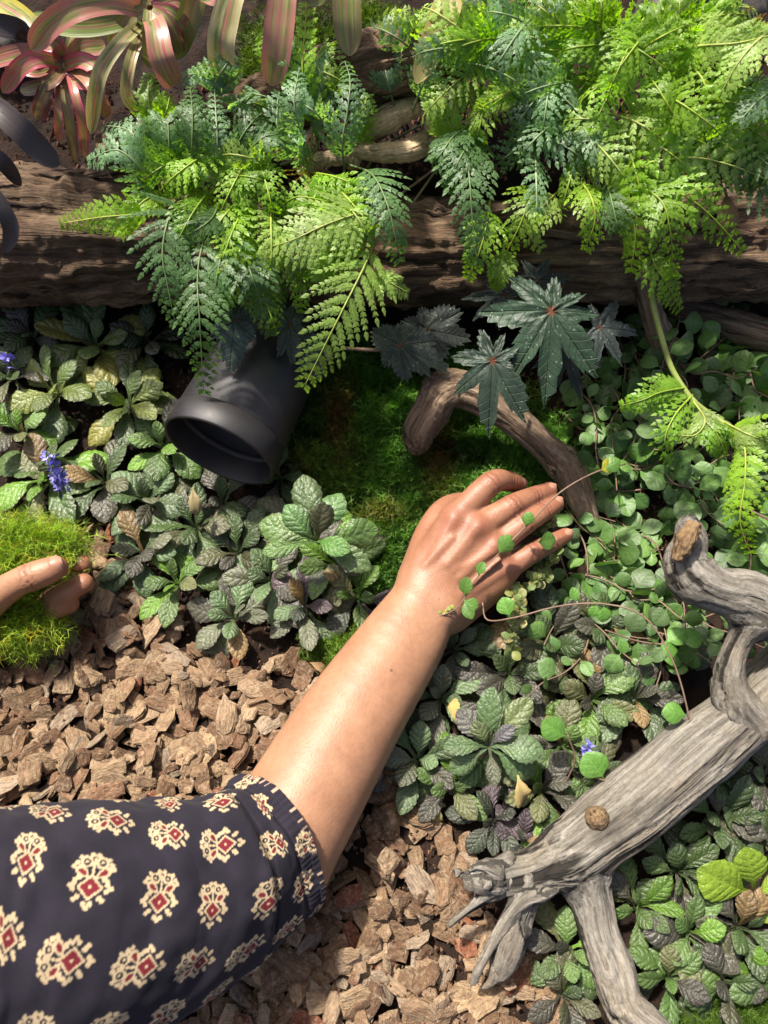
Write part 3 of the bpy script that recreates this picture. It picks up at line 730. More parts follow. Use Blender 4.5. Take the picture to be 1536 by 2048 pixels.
for k_, c in fingers.items():
    x, y, d, r = c[1]; p = J(x, y, d); A.cone(p+tocam(p)*r*.35, p+tocam(p)*r*.4, r*.74, r*.72, .004)      # middle knuckles
    x, y, d, r = c[0]; p = J(x, y, d); A.cone(p+tocam(p)*r*.42, p+tocam(p)*r*.45, r*.58, r*.56, .006)
for (a, b) in mc.values():                                                  # extensor tendons
    pa, pb = J(*a), J(*b); A.cone(pa*.6+pb*.4+tocam(pb)*.0124, pb+tocam(pb)*.0096, .0019, .0027, .0045)
for vn in ([(870, 1175), (905, 1140), (925, 1105), (940, 1085)], [(905, 1140), (945, 1125), (985, 1105)], [(880, 1215), (930, 1180), (975, 1140), (1000, 1118)], [(850, 1130), (885, 1095), (905, 1075)]):
    A.chain([(J(x, y, .5385), .0013) for x, y in vn], .0035)
p = J(893, 1215, .545); A.cone(p, p+tocam(p)*.004, .012, .010, .01)         # wrist bone
V1, Q1 = A.build(); V1 = relax(V1, Q1, 2)
B = Solid(.0016)                                                            # left hand
B.chain([(J(-90, 1262, .545), .017), (J(-12, 1196, .535), .0118), (J(34, 1166, .531), .0098), (J(68, 1152, .530), .0101), (J(100, 1140, .531), .0092), (J(114, 1135, .533), .0078)], .007)
B.chain([(J(-420, 1500, .47), .034), (J(-220, 1370, .53), .024), (J(-130, 1310, .55), .024), (J(-20, 1285, .575), .0165)], .012)
B.cone(J(-110, 1250, .56), J(-40, 1190, .575), .02, .013, .012); B.cone(J(-110, 1280, .565), J(-30, 1240, .582), .02, .014, .012)
for c in ([(-50, 1180, .578, .0105), (50, 1125, .582, .0088), (125, 1124, .566, .0078), (166, 1128, .560, .0068)], [(-40, 1205, .580, .0105), (45, 1215, .580, .0088), (120, 1190, .556, .0080), (168, 1166, .549, .0070)],
          [(-40, 1230, .584, .010), (40, 1248, .584, .0085), (98, 1224, .562, .0076), (140, 1208, .556, .0066)], [(-40, 1262, .585, .0095), (20, 1276, .588, .0078), (66, 1262, .584, .0068), (92, 1248, .58, .006)]):
    B.chain([(J(x, y, d), r) for x, y, d, r in c], .0035)
V2, Q2 = B.build(); V2 = relax(V2, Q2, 2)
def skin_attr(V, tips, knuck, N):
    red = np.zeros(len(V)); cr = np.zeros(len(V))
    for t, r in tips: red = np.maximum(red, np.exp(-np.sum((V-t)**2, 1)/(r*r)))
    for p, T, r, n in knuck:
        d = V-p; al = d@T; rad = np.linalg.norm(d-al[:, None]*T, axis=1); m = np.exp(-(al/.0045)**2)*(rad < r*1.7)*(N@tocam(p) > .2)
        red = np.maximum(red, m*.55); wob = .0004*np.sin((d@np.cross(T, tocam(p)))*900)
        cr = np.maximum(cr, m*np.clip(np.cos((al+wob)/n*2*math.pi)*1.4-.5, 0, 1))
    return red, cr
tips = [(J(*c[3][:3]), .011) for c in fingers.values()]+[(J(114, 1135, .533), .010), (J(166, 1128, .56), .012), (J(168, 1166, .549), .012), (J(140, 1208, .556), .012)]
tips += [(J(*c[0][:3])+tocam(J(*c[0][:3]))*.01, .008) for c in fingers.values()]+[(J(975, 1075, .54), .006)]
kn = []
for c in fingers.values():
    for q, n in ((1, .0044), (2, .0038)):
        p = J(*c[q][:3]); kn.append((p, nrm(J(*c[q+1][:3])-J(*c[q-1][:3])), c[q][3], n))
kn.append((J(66, 1153, .530), nrm(J(114, 1135, .533)-J(-12, 1196, .535)), .011, .0042))
Vb = np.vstack([V1, V2]); Qb = np.vstack([Q1, Q2+len(V1)]); Nb = vnormals(Vb, Qb); red, cr = skin_attr(Vb, tips, kn, Nb); wr = J(856, 1200, .55); hd = nrm(J(960, 1060, .55)-wr); red = np.clip(red+.6*sst((Vb-wr)@hd, -.005, .03)*(Vb[:, 0] > -.05), 0, 1)  # hand darkened beyond the wrist: its partial shade put into the skin colour
Vb = Vb-Nb*(cr*.0005)[:, None]
obj('body', mesh('body', Vb, Qb, M['skin'], attrs={'redness_shade': ('FLOAT', red), 'crease': ('FLOAT', cr)}), person)
def nail(c, T, n, w, l):
    T = nrm(T); n = nrm(n-T*np.dot(n, T)); S = np.cross(T, n); V = []; Fc = []
    for i in range(7):
        v = i/6; ww = w*(.82+.3*v-.25*v*v)*(1 if 0 < i < 6 else .6)
        for k in range(7):
            u = -1+k/3; V.append(c+T*(v-.5)*l+S*u*ww-n*(u*u*w*.55+(v-.5)**2*l*.25))
    Fc = [(i*7+k, i*7+k+1, i*7+k+8, i*7+k+7) for i in range(6) for k in range(6)]
    obj('nail', mesh('nail', V, Fc, M['nail']), person)
p = J(102, 1137, .532); T = J(118, 1130, .534)-J(80, 1146, .53); nn = nrm(tocam(p)+UPC*.30); nail(p+nn*.0095, T, nn, .0068, .0145)
for k_, up_ in (('i', .5), ('m', .5), ('r', .45), ('l', .35)):
    c = fingers[k_]; p = J(*c[3][:3]); q = J(*c[2][:3]); T = nrm(p-q); nn = nrm(tocam(p)+UPC*up_+RIGHT*.15); nn = nrm(nn-T*np.dot(nn, T)); nail(p-T*.001+nn*c[3][3]*1.06, T, nn, c[3][3]*.78, .0095)
# printed sleeve
def motif(x, y):
    """0 cloth, 1 cream, 2 red"""
    o = np.zeros(x.shape, int)
    def cream(m): o[m] = np.maximum(o[m], 1)
    ay = np.abs(y)
    dm = np.abs(x-.32)+ay
    for cx, cy in ((.32, .66), (1.0, 0)):
        for dx, dy in ((0, .12), (.12, -.02), (-.12, -.02)) if cx < .5 else ((.1, 0), (-.03, .13), (-.03, -.13)): cream((x-cx-dx)**2+(ay-cy-dy if cx < .5 else y-cy-dy)**2 < .011)
    for cx, cy in ((.72, .42), (-.02, .5)): cream(((x-cx)**2+(ay-cy)**2 < .013)); cream((x-cx-.1)**2+(ay-cy-.12)**2 < .009)
    for cx, cy, an, a, b in ((-.26, .40, 2.2, .33, .19),):
        u = (x-cx)*math.cos(an)+(ay-cy)*math.sin(an); v = -(x-cx)*math.sin(an)+(ay-cy)*math.cos(an); e = (u/a)**2+(v/(b*(1+.35*u/a)))**2
        cream(e < 1.0); o[e < .34] = 2
    rs = np.hypot(x+.68, ay-.30); cream((rs < .25) & (rs > .15)); cream(rs < .06); cream((np.abs(y) < .05) & (x < 0) & (x > -.85)); cream(((x+.98)**2+(ay-.12)**2 < .012)); cream((x+.62)**2+(ay-.66)**2 < .012); cream((x+.45)**2+(ay-.78)**2 < .01); cream((x+.85)**2+(ay-.55)**2 < .008)
    cream(dm < .52); o[dm < .40] = 2; o[np.hypot(x-.32, y) < .065] = 1
    return o
sp = [(552, 1688, .479, .0445), (500, 1728, .465, .046), (430, 1766, .447, .0495), (340, 1806, .43, .054), (180, 1858, .405, .0615), (0, 1900, .385, .066), (-260, 1940, .36, .07), (-620, 1965, .34, .072)]
P3 = np.array([PD(*q[:3]) for q in sp]); ns, nt = 560, 560
C = catmull(P3, ns); Ls = np.concatenate([[0], np.cumsum(np.linalg.norm(np.diff(C, axis=0), axis=1))])
Lc = np.concatenate([[0], np.cumsum(np.linalg.norm(np.diff(P3, axis=0), axis=1))]); rad = np.interp(Ls, Lc*Ls[-1]/Lc[-1], [q[3] for q in sp])
T = nrm(np.gradient(C, axis=0)); X = nrm(np.cross(T[0], [0, 0, 1])); VV = np.zeros((ns, nt, 3)); th = np.arange(nt)/nt*2*math.pi
Sg = np.repeat(Ls[:, None], nt, 1); Cg = np.zeros((ns, nt))
for i in range(ns):
    X = nrm(X-T[i]*np.dot(X, T[i])); Y = np.cross(X, T[i]); s = Ls[i]; r = np.full(nt, rad[i])
    for q in range(nt):
        a = th[q]; r[q] += .0032*noise.noise(Vector((s*26+math.cos(a)*1.2, math.sin(a)*1.6, math.cos(a)*1.6)))+.0022*math.sin(s*150+3*math.sin(a*1.0+.6)+noise.noise(Vector((s*20, a, 2)))*3)*math.exp(-((s-.07)/.045)**2)*(.5+.5*math.cos(a+.8))+.0024*max(0, noise.noise(Vector((s*55+math.sin(a)*2.0, math.cos(a)*1.2, 4))))+.0012*noise.noise(Vector((s*90, math.cos(a)*5, math.sin(a)*5)))
    r += .0010*(s < .004)-.0012*math.exp(-((s-.013)/.0015)**2)-.0014*math.exp(-((s-.036)/.0016)**2)+.0012*math.exp(-((s-.04)/.003)**2)
    if s < .012: r += .0002*np.sin(th*70+np.sin(th*9)*2)
    r *= 1+.05*np.cos(2*(th-1.0)); VV[i] = C[i]+np.cos(th)[:, None]*r[:, None]*X+np.sin(th)[:, None]*r[:, None]*Y
    Cg[i] = (th-math.pi)*.055
cell = .042; mr = .0128; prn = np.zeros((ns, nt), int)
ca, sa = math.cos(.35), math.sin(.35); U_ = (Sg*ca+Cg*sa)/cell; W_ = (-Sg*sa+Cg*ca)/cell
for dx in (0, .5):
    uu = U_/1.0+dx; ww = W_/1.0+dx; fi = np.floor(uu); fj = np.floor(ww)
    lx = (uu-fi-.5)*cell/mr; ly = (ww-fj-.5)*cell/mr
    an = .9+np.where((fi+fj+(dx*2)) % 2 == 0, 0, math.pi*.5); xx = lx*np.cos(an)+ly*np.sin(an); yy = -lx*np.sin(an)+ly*np.cos(an)
    if dx == 0: prn = np.maximum(prn, motif(xx*1.28, yy*1.28))
    else: prn = np.where(prn > 0, prn, motif(xx*1.28, yy*1.28))
pal = np.array([(.017, .0145, .022), (.43, .33, .20), (.13, .014, .02)])
pc = pal[prn]; seam = (np.abs(Sg-.013) < .0012) | (np.abs(Sg-.036) < .0014); pc[seam] *= .5
ed = (Sg < .0035) & (np.sin(np.repeat(th[None], ns, 0)*41+4*np.sin(np.repeat(th[None], ns, 0)*7)) > .82); pc[ed] = (.35, .24, .17)
i, k_ = np.meshgrid(np.arange(ns-1), np.arange(nt), indexing='ij'); k2 = (k_+1) % nt
Q = np.stack([i*nt+k_, i*nt+k2, (i+1)*nt+k2, (i+1)*nt+k_], -1).reshape(-1, 4); VS = VV.reshape(-1, 3); pcs = pc.reshape(-1, 3)
# hem turned inward, far end closed
hem = C[3]+(VV[3]-C[3])*.93; VS = np.vstack([VS, hem, C[-1][None]]); pcs = np.vstack([pcs, np.tile(pal[0], (nt+1, 1))]); kk = np.arange(nt); kk2 = (kk+1) % nt
Q = np.vstack([Q, np.stack([kk, ns*nt+kk, ns*nt+kk2, kk2], 1)])
obj('sleeve', mesh('sleeve', VS, Q, M['fabric'], attrs={'print': ('FLOAT_COLOR', pcs)}), person)

# ------------------------------------------------------------------ black lamp housing
mc_ = PD(437, 905, .572); view = nrm(CAMP-mc_); im = nrm(-.467*RIGHT-.884*UPC); ax = nrm(im*.915+view*.40)   # towards the mouth
sX = nrm(np.cross(ax, view)); sY = np.cross(ax, sX); lamp = empty('lamp_housing', mc_); tag(lamp, 'matte black cylindrical spotlight housing tipped on its side among the leaves', 'lamp')
r0 = .0440
def lpart(nm, prof, mt=M['lamp'], n=64): v, f = lathe(prof, sX, sY, ax, mc_, n); return obj(nm, mesh(nm, v, f, mt), lamp)
lpart('housing', [(r0*.42, -.125), (r0*.62, -.124), (r0*.78, -.119), (r0*.84, -.110), (r0*.89, -.098), (r0*.93, -.08), (r0*.975, -.0215), (r0*.955, -.0207), (r0*.955, -.019), (r0*.9, -.019), (r0*.9, -.024)])
lpart('front_collar', [(r0*.985, -.0196), (r0*1.0, -.019), (r0*1.0, -.0012), (r0*.985, 0), (r0*.955, 0), (r0*.94, -.0015), (r0*.93, -.022), (r0*.86, -.036), (r0*.6, -.046), (r0*.25, -.05)])
lpart('lens', [(.0001, -.043), (r0*.3, -.0432), (r0*.55, -.044), (r0*.6, -.0465)], M['lens'])
lpart('rear_neck', [(r0*.40, -.120), (r0*.44, -.127), (r0*.44, -.142), (r0*.38, -.146), (r0*.36, -.160), (r0*.28, -.166), (.0001, -.167)])

# ------------------------------------------------------------------ driftwood
def dw(pts):
    q = np.array([list(PZ(x, y, z))+[r/F*depth(PZ(x, y, z))] for x, y, z, r in pts]); n = (len(q)-1)*4+1
    c = np.stack([catmull(q[:, [k, k, k]], n)[:, 0] for k in range(4)], 1); return [(p[:3], max(.001, p[3])) for p in c]
ch = dict(
    trunk=dw([(1760, 1200, .08, 80), (1650, 1290, .075, 74), (1560, 1365, .068, 68), (1470, 1440, .062, 64), (1390, 1503, .058, 70), (1315, 1568, .054, 69), (1250, 1622, .05, 70), (1190, 1666, .048, 66), (1120, 1714, .046, 55), (1060, 1740, .047, 40), (1010, 1752, .047, 36), (965, 1766, .046, 18)]),
    leg=dw([(1160, 1725, .044, 46), (1184, 1800, .038, 40), (1200, 1870, .034, 37), (1228, 1940, .03, 42), (1250, 2010, .028, 38), (1300, 2060, .024, 44), (1360, 2130, .022, 44)]),
    splinter=dw([(1050, 1760, .046, 34), (1036, 1818, .042, 27), (1018, 1868, .038, 33), (1004, 1915, .032, 27), (985, 1955, .026, 12), (965, 1972, .022, 6)]),
    strip=dw([(1150, 1735, .044, 14), (1085, 1778, .05, 17), (1040, 1800, .052, 14), (1000, 1850, .048, 12), (960, 1925, .038, 7), (945, 1965, .03, 4)]), flake=dw([(1090, 1760, .052, 22), (1062, 1800, .05, 13), (1046, 1850, .046, 11), (1052, 1890, .04, 5)]), spike=dw([(1000, 1745, .06, 18), (962, 1735, .064, 11), (932, 1748, .062, 5)]),
    stub=dw([(985, 1785, .048, 24), (950, 1812, .045, 13), (898, 1852, .038, 9)]),
    burr=dw([(985, 1760, .052, 30), (948, 1758, .055, 22), (940, 1745, .058, 12)]),
    limb=dw([(1500, 1440, .068, 52), (1468, 1395, .08, 40), (1462, 1345, .09, 31), (1478, 1290, .1, 27), (1512, 1240, .112, 34), (1570, 1215, .11, 50)]),
    head=dw([(1600, 1290, .10, 44), (1545, 1225, .112, 48), (1490, 1192, .118, 54), (1440, 1180, .122, 45), (1395, 1160, .126, 48), (1368, 1122, .13, 42), (1380, 1085, .135, 33), (1376, 1050, .14, 22)]))
r_ = random.Random(4)
for q in range(13):
    x, y = 1000+r_.gauss(0, 26), 1752+r_.gauss(0, 20); a = r_.choice([2.9, 2.5, 2.2, 1.9, 3.2])+r_.gauss(0, .25); l = r_.uniform(26, 80); w = r_.uniform(7, 15); zz = .05+r_.gauss(0, .005)
    ch['jag%d' % q] = dw([(x, y, zz, w), (x+math.cos(a)*l*.5+r_.gauss(0, 4), y+math.sin(a)*l*.5, zz+r_.gauss(0, .002), w*.8), (x+math.cos(a)*l, y+math.sin(a)*l, zz-.004, w*.25)])
names = list(ch); drift = empty('driftwood', PZ(1300, 1600, .02)); tag(drift, 'large forked grey driftwood root with cracked grain and a raised knobbed limb', 'driftwood')
main = [ch[k] for k in ('trunk', 'leg')]; pa, ra = ch['trunk'][4]
knob = [(PZ(1190, 1640, .09), .0085), (PZ(1196, 1634, .104), .0062)]
V, Q, at = wood_solid(main, .0018, .016, .0046, 3); obj('trunk', mesh('trunk', V, Q, M['drift'], attrs=at), drift)
V, Q, at = wood_solid([ch['splinter'], ch['stub'], ch['burr'], ch['flake'], ch['spike'], ch['strip']]+[ch[q] for q in names if q.startswith('jag')], .0014, .0035, .0055, 9); obj('broken_end', mesh('broken_end', V, Q, M['drift'], attrs=at), drift)
V, Q, at = wood_solid([ch['limb'], ch['head']], .0019, .012, .003, 5); obj('limb', mesh('limb', V, Q, M['drift'], attrs=at), drift)
p0 = PZ(1196, 1636, .0715); n0 = nrm(tocam(p0)+np.array([0, .1, .3])); 
V, Fc, at = organic([p0-n0*.012, p0-n0*.003, p0+n0*.0015, p0+n0*.003], [.0085, .0072, .0052, .0046], 20, 28, lambda s, a, p: .0007*noise.noise(Vector(p)*400)); obj('knot', mesh('knot', V, Fc, M['knot'], attrs=at), drift)
pk = PZ(1372, 1082, .152); nk = nrm(tocam(pk)+RIGHT*.1-UPC*.3)
V, Fc, at = organic([pk-UPC*.012-RIGHT*.006, pk, pk+UPC*.011+RIGHT*.006], [.003, .0068, .004], 26, 24, lambda s, a, p: .002*noise.noise(Vector(p)*350)); obj('scar', mesh('scar', V, Fc, M['knot'], attrs=at), drift)
b1 = dw([(835, 885, .045, 22), (842, 855, .055, 32), (862, 816, .07, 34), (880, 785, .08, 40), (915, 776, .08, 33), (965, 795, .076, 31), (1030, 838, .068, 27), (1090, 890, .058, 26), (1130, 930, .048, 33), (1152, 980, .036, 30), (1180, 1050, .02, 18)])
V, Q, at = wood_solid([b1, dw([(866, 816, .068, 30), (832, 850, .058, 20), (822, 888, .048, 9)])], .0017, .008, .0052, 12)
tag(obj('driftwood_branch', mesh('driftwood_branch', V, Q, M['driftb'], attrs=at)), 'bent brown driftwood branch with a blunt snout end arching over the moss', 'driftwood')
po = [PZ(1278, 540, .125), PZ(1292, 580, .105), PZ(1308, 640, .085), PZ(1330, 700, .06), PZ(1350, 760, .03)]
V, Fc, at = organic(po, [.0075, .0085, .0095, .011, .012], 70, 28, lambda s, a, p: .0018*noise.noise(Vector((p[0]*200, p[1]*200, p[2]*40))))
tag(obj('dead_stump', mesh('dead_stump', V, Fc, M['driftb'], attrs=at)), 'thin upright dead stem stump broken off just under the log', 'stump')
po = [PZ(1345, 610, .06), PZ(1460, 650, .06), PZ(1600, 690, .06)]
V, Fc, at = organic(po, [.010, .014, .015], 60, 28, lambda s, a, p: .002*noise.noise(Vector((p[0]*60, p[1]*200, p[2]*200))))
tag(obj('dead_stick', mesh('dead_stick', V, Fc, M['driftb'], attrs=at)), 'dim dead stick lying in the hollow under the right end of the log', 'stick')
crumbs(2600, [(-100, 940), (200, 1040), (420, 1300), (740, 1350), (800, 1580), (1100, 1950), (1150, 2100), (-100, 2100)], .006, .0007, .0024, 'bark_fines', 'fine bark fragments between the chips', (.16, .09, .05))
# ------------------------------------------------------------------ bark chips
def chip_mesh(seed, thick):
    r = random.Random(seed); m = r.randint(7, 10); el = r.uniform(1.1, 1.9); V = []; Fc = []; ph = r.random()*6
    ring = []
    for k in range(m):
        a = k/m*2*math.pi+r.uniform(-.2, .2); q = r.uniform(.78, 1.12)/max(abs(math.cos(a)), abs(math.sin(a)))**.55; ring.append((math.cos(a)*q*el*.5, math.sin(a)*q*.5))
    cur = r.uniform(-.12, .12)
    lv = [(-1, .82), (-.45, 1.0), (-.1, .9), (.3, 1.03), (.75, .88), (1, .70)]
    for z, sc in lv:
        for k, (x, y) in enumerate(ring):
            s = sc*r.uniform(.93, 1.06); V.append((x*s, y*s, z*thick*.5*r.uniform(.85, 1.15)+cur*x*x*2+r.uniform(-.02, .02)))
    nr_ = len(lv)
    for l in range(nr_-1):
        for k in range(m): k2 = (k+1) % m; Fc.append((l*m+k, l*m+k2, (l+1)*m+k2, (l+1)*m+k))
    b = len(V); V.append((0, 0, thick*.5*r.uniform(.8, 1.35))); V.append((0, 0, -thick*.5))
    for k in range(m):
        k2 = (k+1) % m; Fc.append(((nr_-1)*m+k, (nr_-1)*m+k2, b)); Fc.append((k2, k, b+1))
    return np.array(V), Fc
chips = [chip_mesh(100+i, rnd.choice([.16, .22, .3, .42])) for i in range(16)]
cme = [mesh('bark_chip', v, f, M['chip'], smooth=False) for v, f in chips]
CPOLY = [(-260, 930), (40, 1000), (150, 1035), (210, 1130), (300, 1200), (390, 1250), (420, 1310), (520, 1345), (640, 1325), (740, 1350), (800, 1580), (880, 1660), (940, 1740), (980, 1790), (1060, 1870), (1110, 1950), (1200, 2120), (1150, 2300), (-260, 2300)]
ccol = [(0.192, 0.119, 0.067), (0.227, 0.149, 0.088), (0.151, 0.088, 0.049), (0.277, 0.192, 0.119), (0.242, 0.182, 0.128), (0.167, 0.091, 0.052), (0.302, 0.206, 0.119), (0.111, 0.063, 0.036), (0.161, 0.057, 0.028)]
gs = .0016; gx0, gy0 = -.62, -.22; HM = np.zeros((int(.95/gs), int(.66/gs))); IDM = np.full(HM.shape, -1)
hx = gx0+gs*(np.arange(HM.shape[0])+.5); hy = gy0+gs*(np.arange(HM.shape[1])+.5); HM[:] = hgt(*np.meshgrid(hx, hy, indexing='ij'))
place = []; NCH = 6800
for c in range(NCH):
    x = rng.uniform(-.5, .26); y = rng.uniform(-.2, .36); p = np.array([x, y, 0]); q = proj(p)
    if not inpoly(np.array([q[0]+rng.normal()*18]), np.array([q[1]+rng.normal()*18]), CPOLY)[0]: continue
    k = rnd.randrange(16); s = rng.uniform(.0095, .0165) if rng.random() < .84 else rng.uniform(.005, .009); V, Fc = chips[k]; yaw = rng.uniform(0, 6.283)
    half = s*.62; i0, i1 = int((x-half-gx0)/gs), int((x+half-gx0)/gs)+1; j0, j1 = int((y-half-gy0)/gs), int((y+half-gy0)/gs)+1
    if i0 < 0 or j0 < 0 or i1 >= HM.shape[0] or j1 >= HM.shape[1]: continue
    X_, Y_ = np.meshgrid(hx[i0:i1]-x, hy[j0:j1]-y, indexing='ij'); H = HM[i0:i1, j0:j1]
    ux = X_*math.cos(yaw)+Y_*math.sin(yaw); uy = -X_*math.sin(yaw)+Y_*math.cos(yaw); el = np.ptp(V[:, 0]); ins = (ux/(s*el*.5))**2+(uy/(s*.5))**2 < 1
    if ins.sum() < 4: continue
    Am = np.stack([X_[ins], Y_[ins], np.ones(ins.sum())], 1); co = np.linalg.lstsq(Am, H[ins], rcond=None)[0]
    g = np.clip(co[:2]*.9, -.55, .55)+rng.normal(size=2)*.40; th_ = np.ptp(V[:, 2])*s; z = co[2]+th_*.22+.0006
    n = nrm(np.array([-g[0], -g[1], 1])); d = np.array([math.cos(yaw), math.sin(yaw), 0]); Yv = nrm(d-n*np.dot(d, n)); Xv = np.cross(Yv, n)
    # mesh long axis is X
    Mx = mat4(Yv, np.cross(n, Yv), n, (x, y, z), s); top = z+g[0]*X_+g[1]*Y_+th_*.45
    up = ins & (top > H); HM[i0:i1, j0:j1][up] = top[up]; IDM[i0:i1, j0:j1][up] = len(place)
    cc = np.array(ccol[rnd.choices(range(9), [5, 5, 4, 4, 3, 3, 3, 3, 1])[0]])*rnd.uniform(.8, 1.2); place.append((k, Mx, cc))
GXc, GYc = np.meshgrid(hx, hy, indexing='ij'); W3 = np.stack([GXc, GYc, HM], -1)-CAMP; wz = W3@FWD; PX = 768+F*(W3@RIGHT)/wz; PY = 1024-F*(W3@UPC)/wz
armpoly = [(0, 1630), (300, 1615), (450, 1580), (800, 1150), (920, 1240), (650, 1720), (640, 1800), (480, 1930), (300, 2060), (0, 2060)]
vis = (IDM >= 0) & (PX > 5) & (PX < 1531) & (PY < 2043) & (PY > 900) & ~inpoly(PX, PY, armpoly)
cnt = np.bincount(IDM[vis], minlength=len(place)); order = np.argsort(-cnt); top300 = set(order[:300].tolist())
SV = []; SF = []; b = 0
for idx_, (k, Mx, cc) in enumerate(place):
    if idx_ in top300 and cnt[idx_] > 0:
        q_ = proj(np.array(Mx)[:3, 3]); h_ = cc[0]/max(cc[2], 1e-3); lum = cc.sum()
        kd = 'pale tan' if lum > .53 else ('rusty red' if h_ > 4.3 else ('dark brown' if lum < .29 else ('greyish' if h_ < 2.0 else 'reddish tan' if lum > .40 else 'mid brown')))
        sz = 'long' if np.ptp(chips[k][0][:, 0]) > 1.62 else 'blocky'; px_ = Mx.to_scale()[0]
        sz = ('large ' if px_ > .0145 else 'small ' if px_ < .0105 else '')+sz
        rg = ('beside the held moss' if q_[1] < 1340 and q_[0] < 260 else 'under the edge of the leafy bed' if q_[1] < 1400 else 'above the sleeve by the left edge' if q_[0] < 230 and q_[1] < 1700 else
              'between sleeve and leafy bed' if q_[1] < 1700 and q_[0] < 620 else 'below the sleeve' if q_[0] < 640 else 'next to the driftwood splinters' if q_[0] > 840 else 'right of the sleeve cuff')
        o = obj('bark_chip', cme[k], None, cc, Mx); tag(o, f'{sz} {kd} bark chip lying {rg}', 'bark chip', 'bark chips loose in the mulch')
stv = {}
for idx_, (k, Mx, cc) in enumerate(place):
    if idx_ in top300 and cnt[idx_] > 0: continue
    stv.setdefault(min(range(9), key=lambda q: float(np.abs(np.array(ccol[q])-cc).sum())), []).append((k, Mx))
mm = []
def chip_static(i, c):
    k = NT('mulch_'+str(i)); cd = k.oco; g = k.noise(cd, 900, 4, .6); b_ = k.noise(cd, 260, 4, .6); cc = k.mix(1, c, k.ramp(g, [(.25, .5), (.75, 1.4)]), 'MULTIPLY')
    cc = k.mix(k.ramp(b_, [(.5, 0.), (.68, .6)]), cc, (.38, .29, .2)); return k.pbr(cc, .85, k.bump(k.math('ADD', g, b_), .9, .002), spec=.3)
V = []; Fc = []; mi = []; b = 0; mats = []
for q, lst in stv.items():
    mats.append(chip_static(q, ccol[q]))
    for k, Mx in lst:
        v, f = chips[k]; A3 = np.array(Mx); V.append(v@A3[:3, :3].T+A3[:3, 3]); Fc += [tuple(i+b for i in t) for t in f]; mi += [len(mats)-1]*len(f); b += len(v)
me = mesh('bark_mulch', np.vstack(V), Fc, None, smooth=False)
for m_ in mats: me.materials.append(m_)
me.polygons.foreach_set('material_index', np.array(mi, np.int32)); me.update()
tag(obj('bark_mulch', me), 'brown bark mulch filling in under the larger chips', kind='stuff')

# ------------------------------------------------------------------ moss
def mt(x, y, l):
    br = max(math.exp(-(((x-680)/28)**2+((y-850)/90)**2)), math.exp(-(((x-875)/26)**2+((y-915)/70)**2)), .7*math.exp(-(((x-1000)/60)**2+((y-780)/40)**2)), .6*math.exp(-(((x-610)/30)**2+((y-960)/60)**2)), math.exp(-(((x-760)/50)**2+((y-1035)/20)**2))*.6)
    g = np.array([.075, .165, .022])*(1+.8*l); return g*(1-br)+np.array([.22, .12, .035])*br
MP = [(575, 780), (700, 690), (880, 690), (1010, 790), (1110, 880), (1130, 960), (1080, 1000), (930, 1010), (860, 1060), (815, 1110), (800, 1190), (740, 1180), (700, 1080), (630, 990), (585, 900)]
P, N, L, t = moss_patch(MP, 38000, .0095, mt, .004, .020)
tag(obj('moss_bank', moss_mesh('moss_bank', P, N, L, t, .0007)), 'dark green moss carpet with rusty patches between lamp and hand', kind='stuff')
gt = lambda x, y, l: np.array([.10, .16, .02])*(1+.5*l)
for nm, lab, poly, n, L0, tf in [('moss_fringe', 'small moss fringe at the edge of the bark beside the forearm', [(600, 1290), (760, 1230), (760, 1330), (660, 1350)], 1800, .007, gt),
        ('moss_corner', 'bright moss patch in the bottom corner below the leaves', [(1370, 2010), (1450, 1985), (1560, 1980), (1600, 2120), (1350, 2120)], 4200, .009, lambda x, y, l: np.array([.085, .15, .02])),
        ('moss_terrace', 'yellow green moss on the terrace beneath the strap leaves', [(480, 70), (800, 20), (800, 110), (640, 190), (480, 160)], 7000, .008, lambda x, y, l: np.array([.07, .10, .015])*(1+l)),
        ('moss_tuft', 'tiny moss tuft just below the mouth of the black lamp', [(360, 915), (410, 905), (415, 960), (370, 965)], 900, .006, gt)]:
    P, N, L, t = moss_patch(poly, n, L0, tf, .002, .008); tag(obj(nm, moss_mesh(nm, P, N, L, t)), lab, kind='stuff')
# clump held in the hand
def clump(nm, lab, ell, n, L0, tint, parent=None):
    P = []; N = []
    for (x, y, d, rx, ry, rz, k) in ell:
        c = PD(x, y, d); u = nrm(rng.normal(size=(int(n*k), 3))); w = np.array([1+.28*noise.noise(Vector(q)*2.6+Vector((x, y, 0))) for q in u])
        B_ = np.stack([RIGHT, UPC, -FWD]); P.append(c+(u*np.array([rx, ry, rz])*w[:, None]*rng.uniform(.55, 1.0, (len(u), 1))*(1+.7*np.array([[noise.noise(Vector(q)*5)] for q in u])))@B_); N.append(nrm(u@B_))
    P = np.vstack(P); N = np.vstack(N); t = np.array(tint)*rng.uniform(.5, 1.5, (len(P), 1))*np.where(rng.random((len(P), 1)) < .12, np.array([[1.5, .8, .6]]), 1)
    return tag(obj(nm, moss_mesh(nm, P, N, L0*rng.uniform(.5, 1.6, len(P)), t, .0004, 1.1), parent), lab, 'moss')
clump('moss_clump', 'bright yellow green moss clump pinched in the left hand', [(34, 1096, .553, .021, .0115, .010, .40), (105, 1098, .560, .018, .011, .010, .14), (20, 1190, .566, .022, .014, .008, .14), (36, 1245, .560, .023, .0125, .011, .36)], 12000, .0118, (.22, .31, .03))

